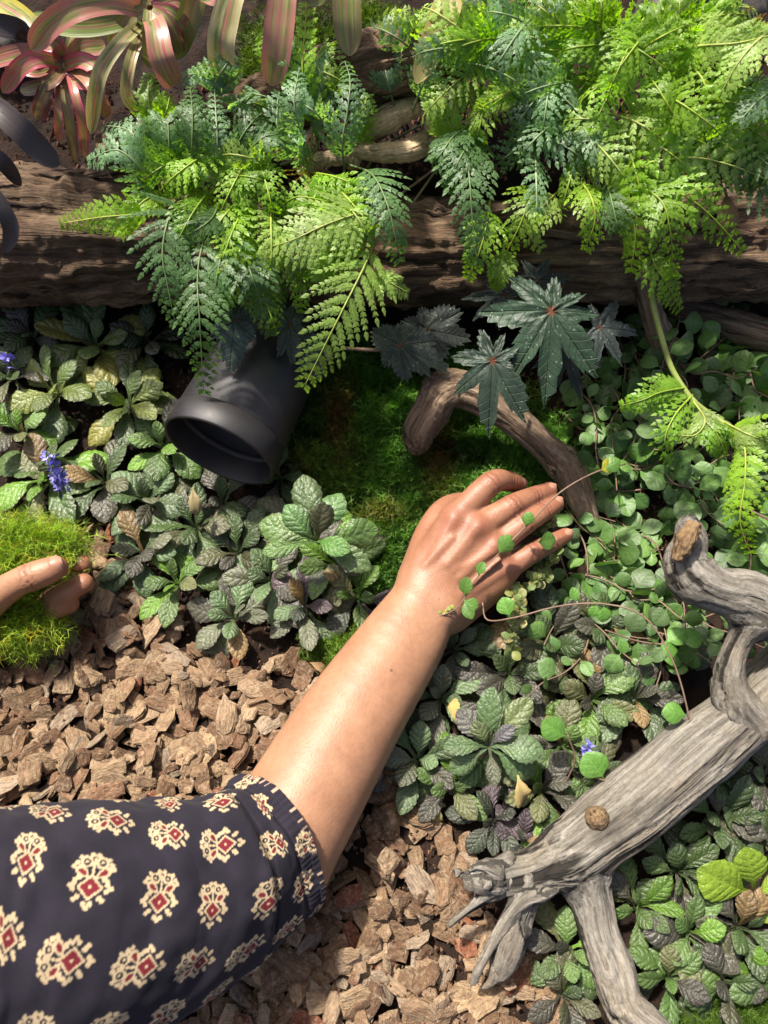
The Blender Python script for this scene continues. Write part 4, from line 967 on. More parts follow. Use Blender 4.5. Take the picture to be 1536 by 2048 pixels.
# ------------------------------------------------------------------ bugleweed
DK = [(0.055, 0.091, 0.028), (0.067, 0.104, 0.038), (0.048, 0.076, 0.028), (0.075, 0.079, 0.038), (0.07, 0.068, 0.05)]
BL = [(0.087, 0.142, 0.057), (0.106, 0.162, 0.073), (0.084, 0.125, 0.057), (0.106, 0.116, 0.07), (0.07, 0.068, 0.05)]
YG = [(0.122, 0.165, 0.043), (0.151, 0.184, 0.047), (0.095, 0.139, 0.043), (0.189, 0.184, 0.047), (0.084, 0.124, 0.052)]
MG = [(0.083, 0.148, 0.037), (0.101, 0.166, 0.047), (0.08, 0.127, 0.04), (0.117, 0.127, 0.053), (0.107, 0.209, 0.026), (0.07, 0.068, 0.05)]
PU = [(.055, .04, .045), (.075, .055, .06), (.05, .06, .04)]
RS = [  # px, py, leaf px, n, colours, label
 (195, 700, 105, 9, YG, 'yellow green rosette with a tall leaf reaching up towards the log'),
 (120, 790, 92, 9, YG, 'yellowing quilted rosette left of centre in the left bed'),
 (262, 815, 96, 10, YG, 'yellow green rosette spilling towards the black lamp collar'),
 (50, 870, 88, 8, MG, 'mid green rosette at the left edge below the yellow rosette'),
 (30, 760, 80, 8, DK, 'dull green rosette at the left edge with a violet flower'),
 (70, 680, 80, 8, DK, 'dim rosette in the shade under the left end of the log'),
 (300, 690, 84, 8, DK, 'shaded dark rosette between the log and the lamp'),
 (180, 600, 64, 6, DK, 'small dark plant tucked right under the log at far left'),
 (20, 610, 66, 6, DK, 'small dark plant under the log at the picture edge'),
 (335, 900, 84, 8, MG, 'green rosette against the rim of the lamp mouth'),
 (100, 960, 105, 8, MG, 'large leaved rosette beneath the violet flower spike'),
 (215, 970, 92, 8, DK, 'dark bluish rosette right of the violet flower spike'),
 (300, 1010, 96, 9, BL, 'blue green rosette with one torn dry leaf below the lamp'),
 (395, 1060, 96, 9, DK, 'dark green rosette between lamp mouth and bark chips'),
 (290, 1110, 92, 8, BL, 'blue grey rosette at the edge of the bark above the moss hand'),
 (450, 1010, 80, 7, DK, 'dark rosette directly under the lamp mouth'),
 (360, 1170, 84, 7, MG, 'green rosette trailing its leaves onto the bark'),
 (480, 1110, 88, 8, DK, 'dark rosette left of the big middle rosette'),
 (610, 1060, 100, 7, MG, 'big middle rosette with an upright dark leaf beside the moss'),
 (545, 1165, 92, 9, BL, 'pale blue green rosette below the big middle rosette'),
 (672, 1130, 100, 10, MG, 'rosette with one bright round leaf left of the wrist'),
 (470, 1240, 84, 8, BL, 'silvery rosette lowest on the bark in the middle bed'),
 (610, 1215, 88, 8, PU+BL, 'purplish grey rosette low on the bark left of the forearm'),
 (715, 1200, 86, 7, PU+MG, 'bronze tinted rosette tucked behind the wrist'),
 (560, 960, 70, 5, DK, 'small upright dark plant between lamp and moss'),
 (978, 1500, 100, 6, BL, 'perfect grey green rosette at the centre right with crinkled leaves'),
 (1095, 1285, 108, 10, DK, 'dark crinkled rosette below the little finger'),
 (1200, 1260, 100, 9, DK, 'dark rosette under the arching vine stem'),
 (1015, 1350, 96, 8, DK, 'deep green rosette just above the perfect rosette'),
 (905, 1300, 76, 8, BL, 'small bluish rosette touching the forearm below the wrist'),
 (880, 1400, 84, 8, BL, 'bluish rosette half behind the forearm'),
 (1180, 1400, 100, 9, MG, 'green rosette at the upper edge of the grey driftwood trunk'),
 (1265, 1400, 92, 8, BL, 'silvery green rosette beside the bend of the driftwood limb'),
 (1310, 1290, 92, 8, DK, 'shaded rosette under the raised driftwood limb'),
 (1120, 1490, 92, 8, MG, 'rosette with two round vine leaves above it by the driftwood'),
 (835, 1520, 100, 8, BL, 'rosette drooping over the bark against the forearm'),
 (900, 1570, 88, 7, MG, 'green rosette on the bark edge below the forearm rosette'),
 (1080, 1580, 96, 8, MG, 'rosette with a crumpled yellow leaf above the driftwood'),
 (985, 1640, 80, 7, PU, 'purple bronze rosette at the bark edge above the broken driftwood end'),
 (1045, 1680, 76, 6, PU, 'small purple plant touching the driftwood tip'),
 (1190, 1560, 78, 6, DK, 'dark plant with a violet flower against the driftwood'),
 (1430, 1540, 100, 9, DK, 'dark rosette leaning over the right side of the driftwood'),
 (1520, 1560, 96, 8, DK, 'dark purple green rosette at the right edge by the driftwood'),
 (1430, 1640, 104, 9, DK, 'large leaved dark rosette right of the driftwood trunk'),
 (1520, 1680, 96, 7, DK, 'shaded rosette above the bright lime leaves'),
 (1350, 1740, 96, 8, DK, 'deep shade rosette in the crook below the trunk'),
 (1270, 1810, 92, 8, MG, 'green rosette inside the fork of the driftwood'),
 (1370, 1860, 104, 9, MG, 'broad green rosette below the lime leaves'),
 (1470, 1850, 104, 9, DK, 'dark green rosette at the right edge low down'),
 (1130, 1900, 92, 7, MG, 'green rosette left of the driftwood leg on the bark'),
 (1120, 1985, 80, 6, DK, 'small dark rosette lowest beside the driftwood leg'),
 (1330, 1950, 92, 7, MG, 'rosette right of the driftwood leg near the bottom'),
 (1440, 1960, 96, 8, DK, 'dark rosette in the bottom corner above the moss'),
 (1530, 1960, 92, 7, MG, 'green rosette cut by the corner of the picture'),
]
roots = {}
for (x, y, s, n, c, lab) in RS:
    r_, b_, l_ = rosette(x, y, s, n, c, lab, spread=1, dz=.012 if y < 1250 else .010, lo=.15, hi=1.15); roots[(x, y)] = (r_, b_, l_)
lr = empty('lime_plant', PD(1490, 1790, .52)); tag(lr, 'bright lime green plant with broad sunlit leaves', 'plant')
for a in [((1500, 1785, .50), (1388, 1738, .488)), ((1508, 1775, .50), (1490, 1690, .487)), ((1510, 1785, .50), (1585, 1760, .49)), ((1505, 1795, .51), (1560, 1850, .50))]: leafto(lr, rnd.choice(LM), *a, rnd.choice([(.19, .29, .025), (.22, .32, .035)]))
g0 = roots[(978, 1500)][0]
for t_, c_ in [((985, 1362, .503), BL[0]), ((1068, 1392, .50), (.12, .15, .06)), ((1102, 1500, .495), BL[1]), ((1092, 1572, .505), BL[0]), ((992, 1580, .498), BL[3]), ((880, 1492, .505), BL[0]), ((920, 1415, .502), (.085, .085, .07)), ((1025, 1452, .495), (.12, .115, .12)), ((950, 1452, .496), (.10, .13, .05)), ((890, 1560, .51), BL[1])]:
    leafto(g0, rnd.choice(AJ), (978, 1492, .512), t_, c_, .1)
g0 = roots[(610, 1060)][0]
for t_, c_ in [((600, 935, .535), DK[1]), ((682, 972, .535), (.085, .17, .05)), ((560, 1005, .53), (.085, .17, .05)), ((505, 1035, .53), MG[1]), ((515, 1100, .53), MG[0]), ((660, 1015, .52), DK[3]), ((770, 1068, .53), MG[0]), ((700, 1100, .518), (.085, .19, .04)), ((750, 1140, .53), MG[2]), ((645, 1020, .512), DK[3])]:
    leafto(g0, rnd.choice(AJ), (632, 1082, .545), t_, c_, .1)
# violet flower spikes: parts of the plants they grow on
def spike(plant, pts, nfl, s=.0055):
    P = catmull([PD(x, y, d) for x, y, d in pts], 12); v, f = tube(P, np.linspace(.0018, .0008, 12), 6)
    st = obj('flower_spike', mesh('flower_spike', v, f, M['gstem']), plant, (.10, .14, .05))
    for i in range(nfl):
        t = rnd.uniform(.15, 1); p = P[int(t*11)]; d = nrm(rng.normal(size=3)+tocam(p)*.9); X, Y, Z = frame(d, rng.normal(size=3)); parts = []
        for a in (-.9, -.3, .3, .9, math.pi):
            dd = Y*.55+X*math.sin(a)*.9+Z*math.cos(a)*.9; q = p+Y*s*.4; w = np.cross(nrm(dd), Y); w = nrm(w) if np.linalg.norm(w) > .01 else X
            parts.append((np.array([q, q+dd*s*.5+w*s*.28, q+dd*s, q+dd*s*.5-w*s*.28]), [(0, 1, 2, 3)]))
        v, f = join(parts); o = obj('flower', mesh('flower', v, f, M['flower'], smooth=False), None, np.array((.24, .22, .66))*rnd.uniform(.75, 1.3)); o.parent = st
        if i % 2 == 0:
            l = obj('bract', rnd.choice(AJ), None, (.07, .11, .04), mat4(X, Y, Z, p, s*2.2)); l.parent = st
spike(roots[(100, 960)][0], [(128, 985, .565), (115, 945, .545), (98, 905, .53)], 22)
spike(roots[(1190, 1560)][0], [(1195, 1535, .53), (1185, 1510, .52), (1170, 1492, .512)], 12, .005)
spike(roots[(30, 760)][0], [(20, 740, .56), (12, 705, .55)], 6, .005)
# ------------------------------------------------------------------ strap leaved bromeliads at the top
PK = (.42, .065, .11); TN = (.38, .14, .12); CR = (.42, .37, .19); OL = (.11, .15, .035); YE = (.42, .36, .04)
def brom(name, label, cen, leaves, mat, group, extra=0, er=(60, 130), cols=None, seed=0):
    root = empty(name, PD(*cen)); tag(root, label, 'bromeliad', group); r = random.Random(seed); leaves = list(leaves)
    for i in range(extra):          # inner and lower whorls
        a = i*2.4+r.uniform(-.3, .3); l = r.uniform(*er); ca, sa = math.cos(a), math.sin(a); x, y, d = cen
        leaves.append(([(x+ca*6, y+sa*5, d), (x+ca*l*.5, y+sa*l*.38-8, d-.002), (x+ca*l*.85, y+sa*l*.7+6, d+.006), (x+ca*l, y+sa*l*.85+22, d+.018)], r.uniform(26, 40), r.choice(cols)))
    for (pts, w, c, *kw) in leaves:
        V, Q, UV = strap(pts, w, **(kw[0] if kw else {})); obj('strap_leaf', mesh('strap_leaf', V, Q, mat, UV), root, c)
G = 'strap leaved bromeliads at the top'
brom('bromeliad', 'pink edged bromeliad arching broad striped leaves from the top edge', (300, 15, .50), [
    ([(298, 22, .505), (230, 6, .485), (150, 18, .475), (95, 55, .485), (62, 100, .50)], 52, TN, dict(fold=.22)),
    ([(295, 30, .51), (240, 45, .50), (180, 55, .50), (120, 52, .505), (60, 30, .52)], 40, OL),
    ([(300, 28, .505), (312, 55, .49), (322, 110, .49), (338, 150, .50), (350, 172, .51)], 58, TN, dict(tip=.3)),
    ([(288, 40, .51), (240, 85, .495), (205, 135, .495), (190, 190, .505), (182, 268, .53)], 34, CR),
    ([(292, 50, .515), (270, 95, .51), (257, 140, .51), (253, 190, .52), (270, 222, .53)], 27, CR),
    ([(315, 20, .51), (345, 10, .50), (385, -15, .50)], 36, OL), ([(310, 20, .51), (330, -10, .5), (330, -60, .5)], 40, CR),
    ([(305, 22, .51), (270, -10, .5), (235, -50, .5)], 46, PK), ([(318, 30, .512), (350, 40, .51), (362, 60, .52)], 26, PK)], M['brom'], G, 9, (70, 130), [(.20, .05, .07), (.13, .15, .04), (.30, .07, .09)], 3)
brom('bromeliad', 'lower rosy bromeliad drooping narrow dark pink leaves over the log', (130, 130, .53), [
    ([(125, 128, .53), (80, 118, .515), (40, 135, .515), (5, 185, .53)], 38, PK), ([(120, 122, .53), (70, 105, .52), (20, 110, .52), (-40, 130, .54)], 38, TN),
    ([(128, 130, .53), (160, 120, .515), (190, 135, .512), (185, 160, .52), (140, 165, .53)], 40, PK, dict(tip=.3)),
    ([(135, 125, .53), (165, 95, .515), (210, 88, .515)], 44, TN), ([(120, 140, .535), (100, 170, .525), (82, 205, .53), (72, 240, .545)], 26, (.12, .06, .06)),
    ([(122, 140, .535), (118, 190, .53), (116, 240, .535), (118, 285, .55)], 18, PK), ([(130, 140, .535), (132, 200, .53), (142, 260, .54), (152, 325, .56)], 24, (.16, .07, .07)),
    ([(136, 138, .533), (150, 190, .525), (165, 250, .535), (170, 318, .56)], 22, PK), ([(142, 135, .533), (175, 160, .515), (200, 200, .52), (215, 235, .54)], 30, TN),
    ([(118, 118, .53), (80, 70, .52), (40, 30, .52), (-10, 0, .53)], 46, YE), ([(112, 130, .53), (60, 140, .52), (0, 100, .53)], 30, TN), ([(130, 118, .53), (110, 90, .52), (75, 85, .52)], 36, PK),
    ([(125, 140, .53), (105, 160, .52), (70, 175, .53), (40, 180, .54)], 30, (.14, .05, .05))], M['brom'], G, 10, (50, 120), [(.16, .04, .05), (.24, .06, .08), (.12, .11, .04)], 4)
brom('bromeliad', 'green and cream bromeliad hanging separate broad leaves down from the top edge', (620, -140, .50), [
    ([(455, -140, .50), (400, -30, .495), (372, 50, .505), (345, 118, .525)], 54, OL, dict(roll=.3)),
    ([(560, -150, .5), (480, -50, .48), (448, 50, .485), (442, 110, .495), (455, 182, .515)], 62, CR, dict(tip=.3)),
    ([(600, -150, .5), (572, -50, .48), (560, 40, .485), (552, 110, .495), (543, 172, .51)], 68, TN, dict(tip=.3)),
    ([(660, -150, .49), (690, -50, .475), (694, 30, .48), (700, 112, .495)], 66, (.16, .13, .05), dict(tip=.3)),
    ([(800, -160, .5), (890, -60, .48), (898, 0, .48), (870, 80, .485), (832, 166, .50)], 66, (.34, .26, .10), dict(tip=.3, roll=-.2)),
    ([(620, -150, .5), (640, -60, .48), (620, 10, .49)], 60, OL), ([(500, -150, .5), (430, -40, .49), (400, 0, .49)], 60, TN)], M['brom'], G)
brom('bromeliad', 'dusky purple grey bromeliad leaning in broad leaves from the left edge', (-90, 300, .51), [
    ([(-120, 190, .5), (-30, 205, .49), (30, 250, .492), (80, 300, .505), (117, 332, .515)], 58, (.075, .06, .055), dict(tip=.35)),
    ([(-130, 270, .5), (-60, 290, .495), (0, 320, .50), (42, 372, .52)], 38, (.065, .032, .042), dict(tip=.35)),
    ([(-110, 330, .5), (-40, 360, .495), (0, 410, .50), (22, 460, .51), (10, 506, .52)], 38, (.055, .05, .042), dict(tip=.35)),
    ([(-100, 30, .5), (-30, 45, .5), (35, 60, .51), (45, 80, .52)], 50, (.06, .055, .055), dict(tip=.35))], M['bromd'], G)

# ------------------------------------------------------------------ ferns
FD = [(.085, .165, .05), (.10, .19, .065), (.075, .15, .048)]         # deep green faces
FB = [(.17, .28, .15), (.20, .31, .18), (.14, .24, .12)]            # pale mint green
FG = [(.18, .31, .025), (.21, .34, .03), (.15, .27, .024)]             # bright green
FL = [(.26, .36, .085), (.28, .38, .10), (.23, .34, .07)]              # light yellow green
def fern(label, cen, fronds, group='lacy ferns on the log terrace', name='fern'):
    root = empty(name, PG(*cen)); tag(root, label, 'fern', group)
    for pts, w, cset, *kw in fronds:
        P = [PD(*p) for p in pts]; dd = np.mean([p[2] for p in pts]); k = dict(kw[0]) if kw else {}
        fern_frond(root, P, w/F*dd, np.array(rnd.choice(cset))*rnd.uniform(.85, 1.15), **k)
    return root
def auto(cen, n, poly, lpx, wpx, csets, d0, d1, bias=(0, .5), roots_=None, seed=1):
    """fill-in fronds that rise from crowns near cen and arch over poly"""
    r = random.Random(seed); out = []; X = [p[0] for p in poly]; Y = [p[1] for p in poly]; t = 0
    while len(out) < n and t < 4000:
        t += 1; x = r.uniform(min(X), max(X)); y = r.uniform(min(Y), max(Y))
        if not inpoly(np.array([x]), np.array([y]), poly)[0]: continue
        dx, dy = x-cen[0]+r.gauss(0, 70), y-cen[1]+r.gauss(0, 50); l = math.hypot(dx, dy)+1e-3; dx, dy = dx/l+bias[0], dy/l+bias[1]; l = math.hypot(dx, dy)+1e-3; dx /= l; dy /= l
        L = r.uniform(*lpx); q = r.random(); d = d0+(d1-d0)*r.random(); bx, by = x-dx*L*.62, y-dy*L*.62; bd = d+.035
        out.append(([(bx, by, bd), (x-dx*L*.2, y-dy*L*.2-8, d), (x+dx*L*.2, y+dy*L*.2, d-.004), (x+dx*L*.42, y+dy*L*.42+14, d+.012)], L*r.uniform(*wpx), csets[r.randrange(len(csets))] if r.random() > .012 else [(.26, .17, .06)], dict(spacing=.0032, npair=r.choice([7, 8, 9]), stalk=.32, droop=r.uniform(.1, .6), power=r.uniform(.7, 1.15), ang=r.uniform(.5, .85), pl=.0046)))
    return out
big = dict(npair=11, pl=.0053, spacing=.0035, droop=.2); mid = dict(npair=9, pl=.0048, spacing=.0035)
fern('fern with a pale frond hanging in front of the bank beside the lamp', (740, 400), [
    ([(760, 455, .53), (730, 530, .505), (690, 610, .50), (650, 690, .505), (606, 778, .525)], 105, FL, dict(npair=12, pl=.0058, spacing=.0035, stalk=.22, droop=.15)),
    ([(770, 420, .53), (715, 428, .50), (650, 450, .49), (585, 480, .49), (520, 500, .505)], 100, FL, dict(npair=13, pl=.0058, spacing=.0035, stalk=.18, droop=.3)),
    ([(700, 330, .54), (745, 350, .51), (775, 410, .50), (790, 470, .505), (802, 525, .52)], 66, FD, big),
    ([(690, 350, .55), (685, 290, .51), (695, 220, .495), (700, 160, .495), (688, 118, .51)], 50, FB, dict(npair=12, pl=.0048, droop=.6, spacing=.0035)),
    ([(720, 540, .53), (770, 560, .52), (815, 585, .53)], 34, FL, mid), ([(660, 470, .52), (665, 520, .505), (640, 560, .505)], 60, FG, mid),
    ([(700, 420, .53), (640, 400, .51), (590, 395, .51), (555, 420, .52)], 48, FG, mid), ([(710, 410, .53), (690, 470, .50), (690, 530, .51)], 48, FG, mid)])
fern('blue green fern draping dark fronds over the log edge above the lamp', (430, 400), [
    ([(400, 400, .53), (345, 425, .50), (325, 500, .495), (335, 570, .50), (352, 650, .515)], 82, FD, big),
    ([(430, 440, .53), (405, 490, .505), (395, 560, .50), (400, 650, .50), (408, 790, .535)], 82, FD, dict(npair=13, pl=.0053, spacing=.0035, droop=.2)),
    ([(450, 450, .53), (440, 520, .50), (430, 590, .505), (440, 640, .52)], 70, FD, big), ([(480, 470, .53), (500, 540, .50), (520, 600, .51), (540, 670, .525)], 62, FD, big),
    ([(500, 440, .53), (480, 500, .50), (470, 560, .505), (455, 610, .515)], 60, FG, mid),
    ([(330, 430, .53), (270, 430, .50), (200, 435, .495), (118, 448, .51)], 40, FG, dict(npair=11, pl=.0054, spacing=.0040, stalk=.3)),
    ([(360, 390, .53), (290, 400, .51), (240, 470, .51)], 36, FG, mid), ([(440, 400, .53), (420, 440, .50), (360, 480, .50)], 60, FD, mid)])
fern('bluish fern lifting fronds in front of the pink bromeliad', (380, 340), [
    ([(340, 390, .54), (290, 345, .505), (235, 300, .495), (175, 322, .51)], 58, FB, big), ([(330, 360, .54), (290, 300, .51), (255, 260, .505), (205, 250, .52)], 50, FB, mid),
    ([(360, 370, .54), (340, 300, .505), (330, 240, .50), (275, 280, .51)], 56, FD, big), ([(390, 370, .54), (385, 300, .50), (385, 230, .49), (380, 170, .50)], 58, FD, dict(npair=13, pl=.0048, spacing=.0035, droop=.35)),
    ([(430, 370, .54), (435, 300, .505), (432, 230, .50), (428, 165, .51)], 40, FB, dict(npair=12, pl=.0048, spacing=.0035, droop=.6)), ([(440, 230, .53), (440, 180, .51), (410, 150, .505), (365, 150, .51)], 48, FB, mid),
    ([(420, 200, .53), (440, 150, .50), (465, 110, .50)], 46, FB, mid), ([(320, 270, .54), (300, 220, .52), (296, 150, .52)], 36, FG, mid), ([(310, 260, .54), (330, 230, .52), (340, 190, .525)], 30, FG, mid),
    ([(470, 360, .54), (500, 300, .505), (540, 270, .50), (580, 290, .51)], 46, FD, big), ([(450, 360, .54), (480, 280, .51), (520, 230, .51), (560, 225, .52)], 48, FD, mid)])
fern('fern rising bright through the gap between the hanging strap leaves', (600, 310), [
    ([(620, 330, .55), (600, 260, .51), (588, 200, .495), (600, 130, .50)], 50, FB, dict(npair=12, pl=.0048, spacing=.0035, droop=.4)), ([(620, 320, .55), (625, 230, .52), (605, 140, .50), (612, 40, .495), (612, -30, .50)], 34, FG, dict(npair=12, pl=.0053, spacing=.0035)),
    ([(610, 320, .55), (560, 270, .51), (555, 210, .505), (560, 180, .51)], 42, FB, mid), ([(625, 310, .55), (650, 250, .52), (640, 190, .515), (630, 130, .52)], 40, FB, mid), ([(640, 330, .55), (600, 300, .51), (600, 260, .51)], 36, FB, mid),
    ([(700, 290, .55), (720, 240, .52), (735, 190, .52)], 40, FG, mid), ([(790, 170, .55), (800, 110, .53), (800, 50, .53)], 46, FD, mid), ([(790, 220, .55), (775, 160, .53), (765, 110, .535)], 40, FB, mid)])
fern('dense green fern mat tumbling across the middle of the log', (500, 370), auto((520, 360), 30, [(270, 330), (520, 310), (700, 350), (720, 470), (600, 560), (420, 520), (280, 440)], (95, 165), (.28, .42), [FG, FG, FL, FD], .50, .53, (0, .7), seed=3))
fern('dark drooping fern tips under the log in front of the rear of the lamp', (520, 480), auto((510, 450), 11, [(400, 520), (600, 520), (610, 610), (480, 640), (400, 600)], (100, 150), (.28, .4), [FD, FD, FG], .52, .545, (0, 1.2), seed=5))
fern('loose mint green fern filling the top centre beneath the hanging strap leaves', (690, 230), auto((690, 240), 11, [(470, 160), (560, 100), (640, 80), (690, 150), (660, 240), (520, 270)], (90, 160), (.24, .36), [FB, FG, FB, FL], .50, .53, (0, -.2), seed=21))
fern('thin bright fern between the last strap leaf and the silvery crown', (870, 200), auto((880, 190), 10, [(780, 60), (930, 40), (960, 220), (800, 200)], (90, 150), (.24, .34), [FG, FB, FL], .505, .53, (0, -.1), seed=22))
# right hand mass
fern('dark bluish fern hanging down beside the red soil gap', (930, 280), [
    ([(950, 250, .54), (935, 300, .505), (940, 370, .495), (945, 440, .50), (955, 530, .515)], 78, FD, dict(npair=12, pl=.0053, spacing=.0035, droop=.2)), ([(960, 240, .54), (910, 270, .505), (880, 310, .50), (862, 330, .51)], 62, FD, big),
    ([(970, 260, .54), (930, 300, .50), (905, 350, .50), (895, 385, .51)], 54, FD, big), ([(930, 330, .54), (900, 250, .52), (870, 200, .515), (845, 175, .525)], 44, FG, mid),
    ([(900, 300, .54), (880, 230, .52), (850, 180, .52)], 30, FL, mid), ([(980, 400, .53), (975, 440, .51), (960, 500, .51), (935, 560, .53)], 50, FG, mid)])
fern('silvery green fern crown catching the light right of the last strap leaf', (1060, 150), auto((1080, 130), 32, [(870, 60), (1000, -20), (1130, 0), (1140, 200), (1010, 260), (880, 200)], (120, 190), (.28, .4), [FB, FB, FB, FL, FG], .475, .515, (-.1, .3), seed=8))
fern('tall bright green fern crowding the upper right corner', (1280, 160), auto((1290, 160), 34, [(1130, 20), (1330, 0), (1550, 30), (1550, 210), (1330, 240), (1150, 220)], (120, 210), (.28, .42), [FG, FG, FL, FG], .455, .505, (.15, .25), seed=9))
fern('lush light green fern with fronds fanned over the right end of the log', (1250, 300), [
    ([(1190, 330, .52), (1290, 325, .485), (1380, 315, .475), (1460, 330, .475), (1560, 370, .49)], 92, FL, big), ([(1180, 330, .52), (1240, 400, .485), (1270, 460, .485), (1262, 545, .505)], 66, FG, big),
    ([(1200, 350, .52), (1310, 390, .48), (1340, 460, .48), (1345, 555, .505)], 78, FG, big), ([(1240, 330, .52), (1350, 380, .48), (1420, 430, .485), (1488, 505, .505)], 66, FG, big),
    ([(1150, 350, .52), (1180, 390, .495), (1190, 440, .495), (1170, 500, .51)], 52, FG, mid), ([(1100, 360, .53), (1060, 400, .505), (1040, 450, .505), (1010, 510, .52)], 56, FG, mid),
    ([(1130, 370, .53), (1080, 420, .505), (1060, 470, .51), (1085, 500, .52)], 44, FL, mid), ([(1290, 470, .52), (1310, 530, .51), (1335, 570, .515), (1362, 622, .535)], 40, FG, mid),
    ([(1350, 280, .52), (1450, 280, .48), (1560, 300, .48)], 66, FL, mid), ([(1010, 480, .53), (1000, 540, .525), (985, 575, .535)], 30, FG, mid)]
    + auto((1200, 250), 30, [(960, 200), (1150, 180), (1540, 200), (1540, 400), (1300, 440), (1060, 400)], (120, 190), (.28, .42), [FG, FL, FG, FD], .475, .52, (0, .45), seed=11)
    + auto((1130, 260), 16, [(1000, 190), (1130, 170), (1270, 230), (1250, 380), (1040, 390)], (110, 170), (.26, .38), [FG, FB, FL, FB], .485, .52, (-.1, .5), seed=31))
fern('pale out of focus fern arching in close at the right corner', (1480, 160), [
    ([(1330, 105, .50), (1400, 92, .455), (1480, 85, .44), (1580, 60, .44)], 74, FL, big), ([(1360, 110, .50), (1400, 150, .455), (1420, 200, .455)], 56, FL, mid), ([(1600, 40, .46), (1530, 70, .44), (1480, 120, .44), (1440, 190, .45)], 70, FL, big),
    ([(1600, 150, .47), (1530, 190, .45), (1480, 240, .45)], 60, FB, mid)])
# low fern on a long stalk
lowf = fern('low bright fern hung on one long bare stalk above the creeping vines', (1300, 560), [
    ([(1372, 775, .545), (1320, 785, .53), (1285, 800, .525), (1240, 812, .535)], 44, FG, dict(npair=10, pl=.0053, spacing=.0037, stalk=.05, droop=.5)), ([(1385, 790, .545), (1350, 830, .53), (1330, 880, .53), (1345, 925, .545)], 44, FG, dict(npair=10, pl=.0053, stalk=.05)),
    ([(1395, 825, .545), (1420, 850, .53), (1440, 880, .53), (1450, 915, .54)], 36, FG, mid), ([(1385, 800, .545), (1410, 840, .53), (1390, 870, .53), (1350, 870, .53)], 30, FL, mid),
    ([(1440, 840, .545), (1485, 880, .525), (1490, 960, .52), (1480, 1040, .525), (1500, 1110, .54)], 62, FG, dict(npair=13, pl=.0053, spacing=.0037, stalk=.12)), ([(1450, 845, .54), (1500, 870, .52), (1560, 890, .52)], 36, FL, mid)], group=None)
v, f = tube(catmull([PD(*q) for q in [(1308, 545, .52), (1305, 600, .53), (1325, 680, .54), (1345, 740, .545), (1385, 800, .545), (1430, 835, .545), (1470, 860, .54)]], 30), .0021, 7); obj('long_stalk', mesh('long_stalk', v, f, M['gstem']), lowf, (.20, .24, .06))
# thin bare stalks among the fern bases
bs = empty('bare_fern_stalks', PG(760, 330)); tag(bs, 'wiry yellow green leafless fern stalks crossing over the soil gap', 'fern')
for pts in [[(740, 300), (800, 300), (870, 250)], [(700, 420), (780, 400), (880, 330)], [(720, 370), (760, 300), (860, 240)], [(640, 350), (700, 300), (760, 290)], [(560, 330), (640, 310), (740, 320)], [(650, 390), (700, 350), (740, 350)], [(780, 470), (830, 400), (875, 335)], [(690, 540), (730, 490), (770, 460)], [(600, 340), (660, 345), (720, 400)], [(620, 230), (635, 290), (625, 350)], [(500, 200), (450, 180), (430, 172)]]:
    P = catmull([PG(x, y, .012+.02*(i == 1)) for i, (x, y) in enumerate(pts)], 16); v, f = tube(P, .0009, 6); obj('stalk', mesh('stalk', v, f, M['gstem']), bs, rnd.choice([(.22, .22, .07), (.26, .17, .08), (.17, .21, .06)]))
P = catmull([PG(890, 235, .0), PD(885, 170, .52), PD(868, 110, .50), PD(835, 75, .495)], 18); v, f = tube(P, .0007, 6); tag(obj('dry_stalk', mesh('dry_stalk', v, f, M['stem'])), 'thin dark dry flower stalk curling up before the broad hanging leaf', 'stalk')
# dry scraps
def scrap(nm, lab, px, py, d, size, c, cat='dry leaf', az=0.5, curl=1.2):
    V, Q, UV = blade(prof_spoon(.22, .1, .03), 6, 12, (.5, -curl), .4, .01, 5, 1.4, .12, .1, 7, .3, .8, int(px)); p = PD(px, py, d); X, Y, Z = frame(RIGHT*math.cos(az)+UPC*math.sin(az), tocam(p))
    tag(obj(nm, mesh(nm, V, Q, M['dry'], UV), None, c, mat4(X, Y, Z, p, size)), lab, cat)
scrap('dry_leaf', 'orange dry leaf caught on the hanging fern right of the pale frond', 715, 505, .515, .016, (.36, .19, .06), az=.1)
scrap('dry_leaf', 'crumpled yellow brown leaf drooping under the perfect rosette', 1035, 1550, .51, .026, (.42, .32, .13), az=-1.3)
scrap('dry_leaf', 'tan dry leaf lying on the blue rosette under the lamp mouth', 385, 975, .585, .022, (.30, .25, .12), az=-1.4, curl=.5)
scrap('dry_leaf', 'dry yellow leaf folded beside the forearm left of the perfect rosette', 912, 1445, .53, .018, (.40, .30, .10), az=1.7)
scrap('dry_leaf', 'withered brown frond tip hanging from the fern at the far right', 1452, 385, .50, .030, (.22, .13, .06), az=-1.5)
scrap('dry_leaf', 'olive withered leaf on the bark at the foot of the purple rosette', 880, 1610, .53, .020, (.24, .22, .07), az=-1.8)
scrap('dry_leaf', 'small tan curled leaf on the bark beneath the middle bed', 620, 1325, .575, .016, (.30, .18, .09), az=-.4)

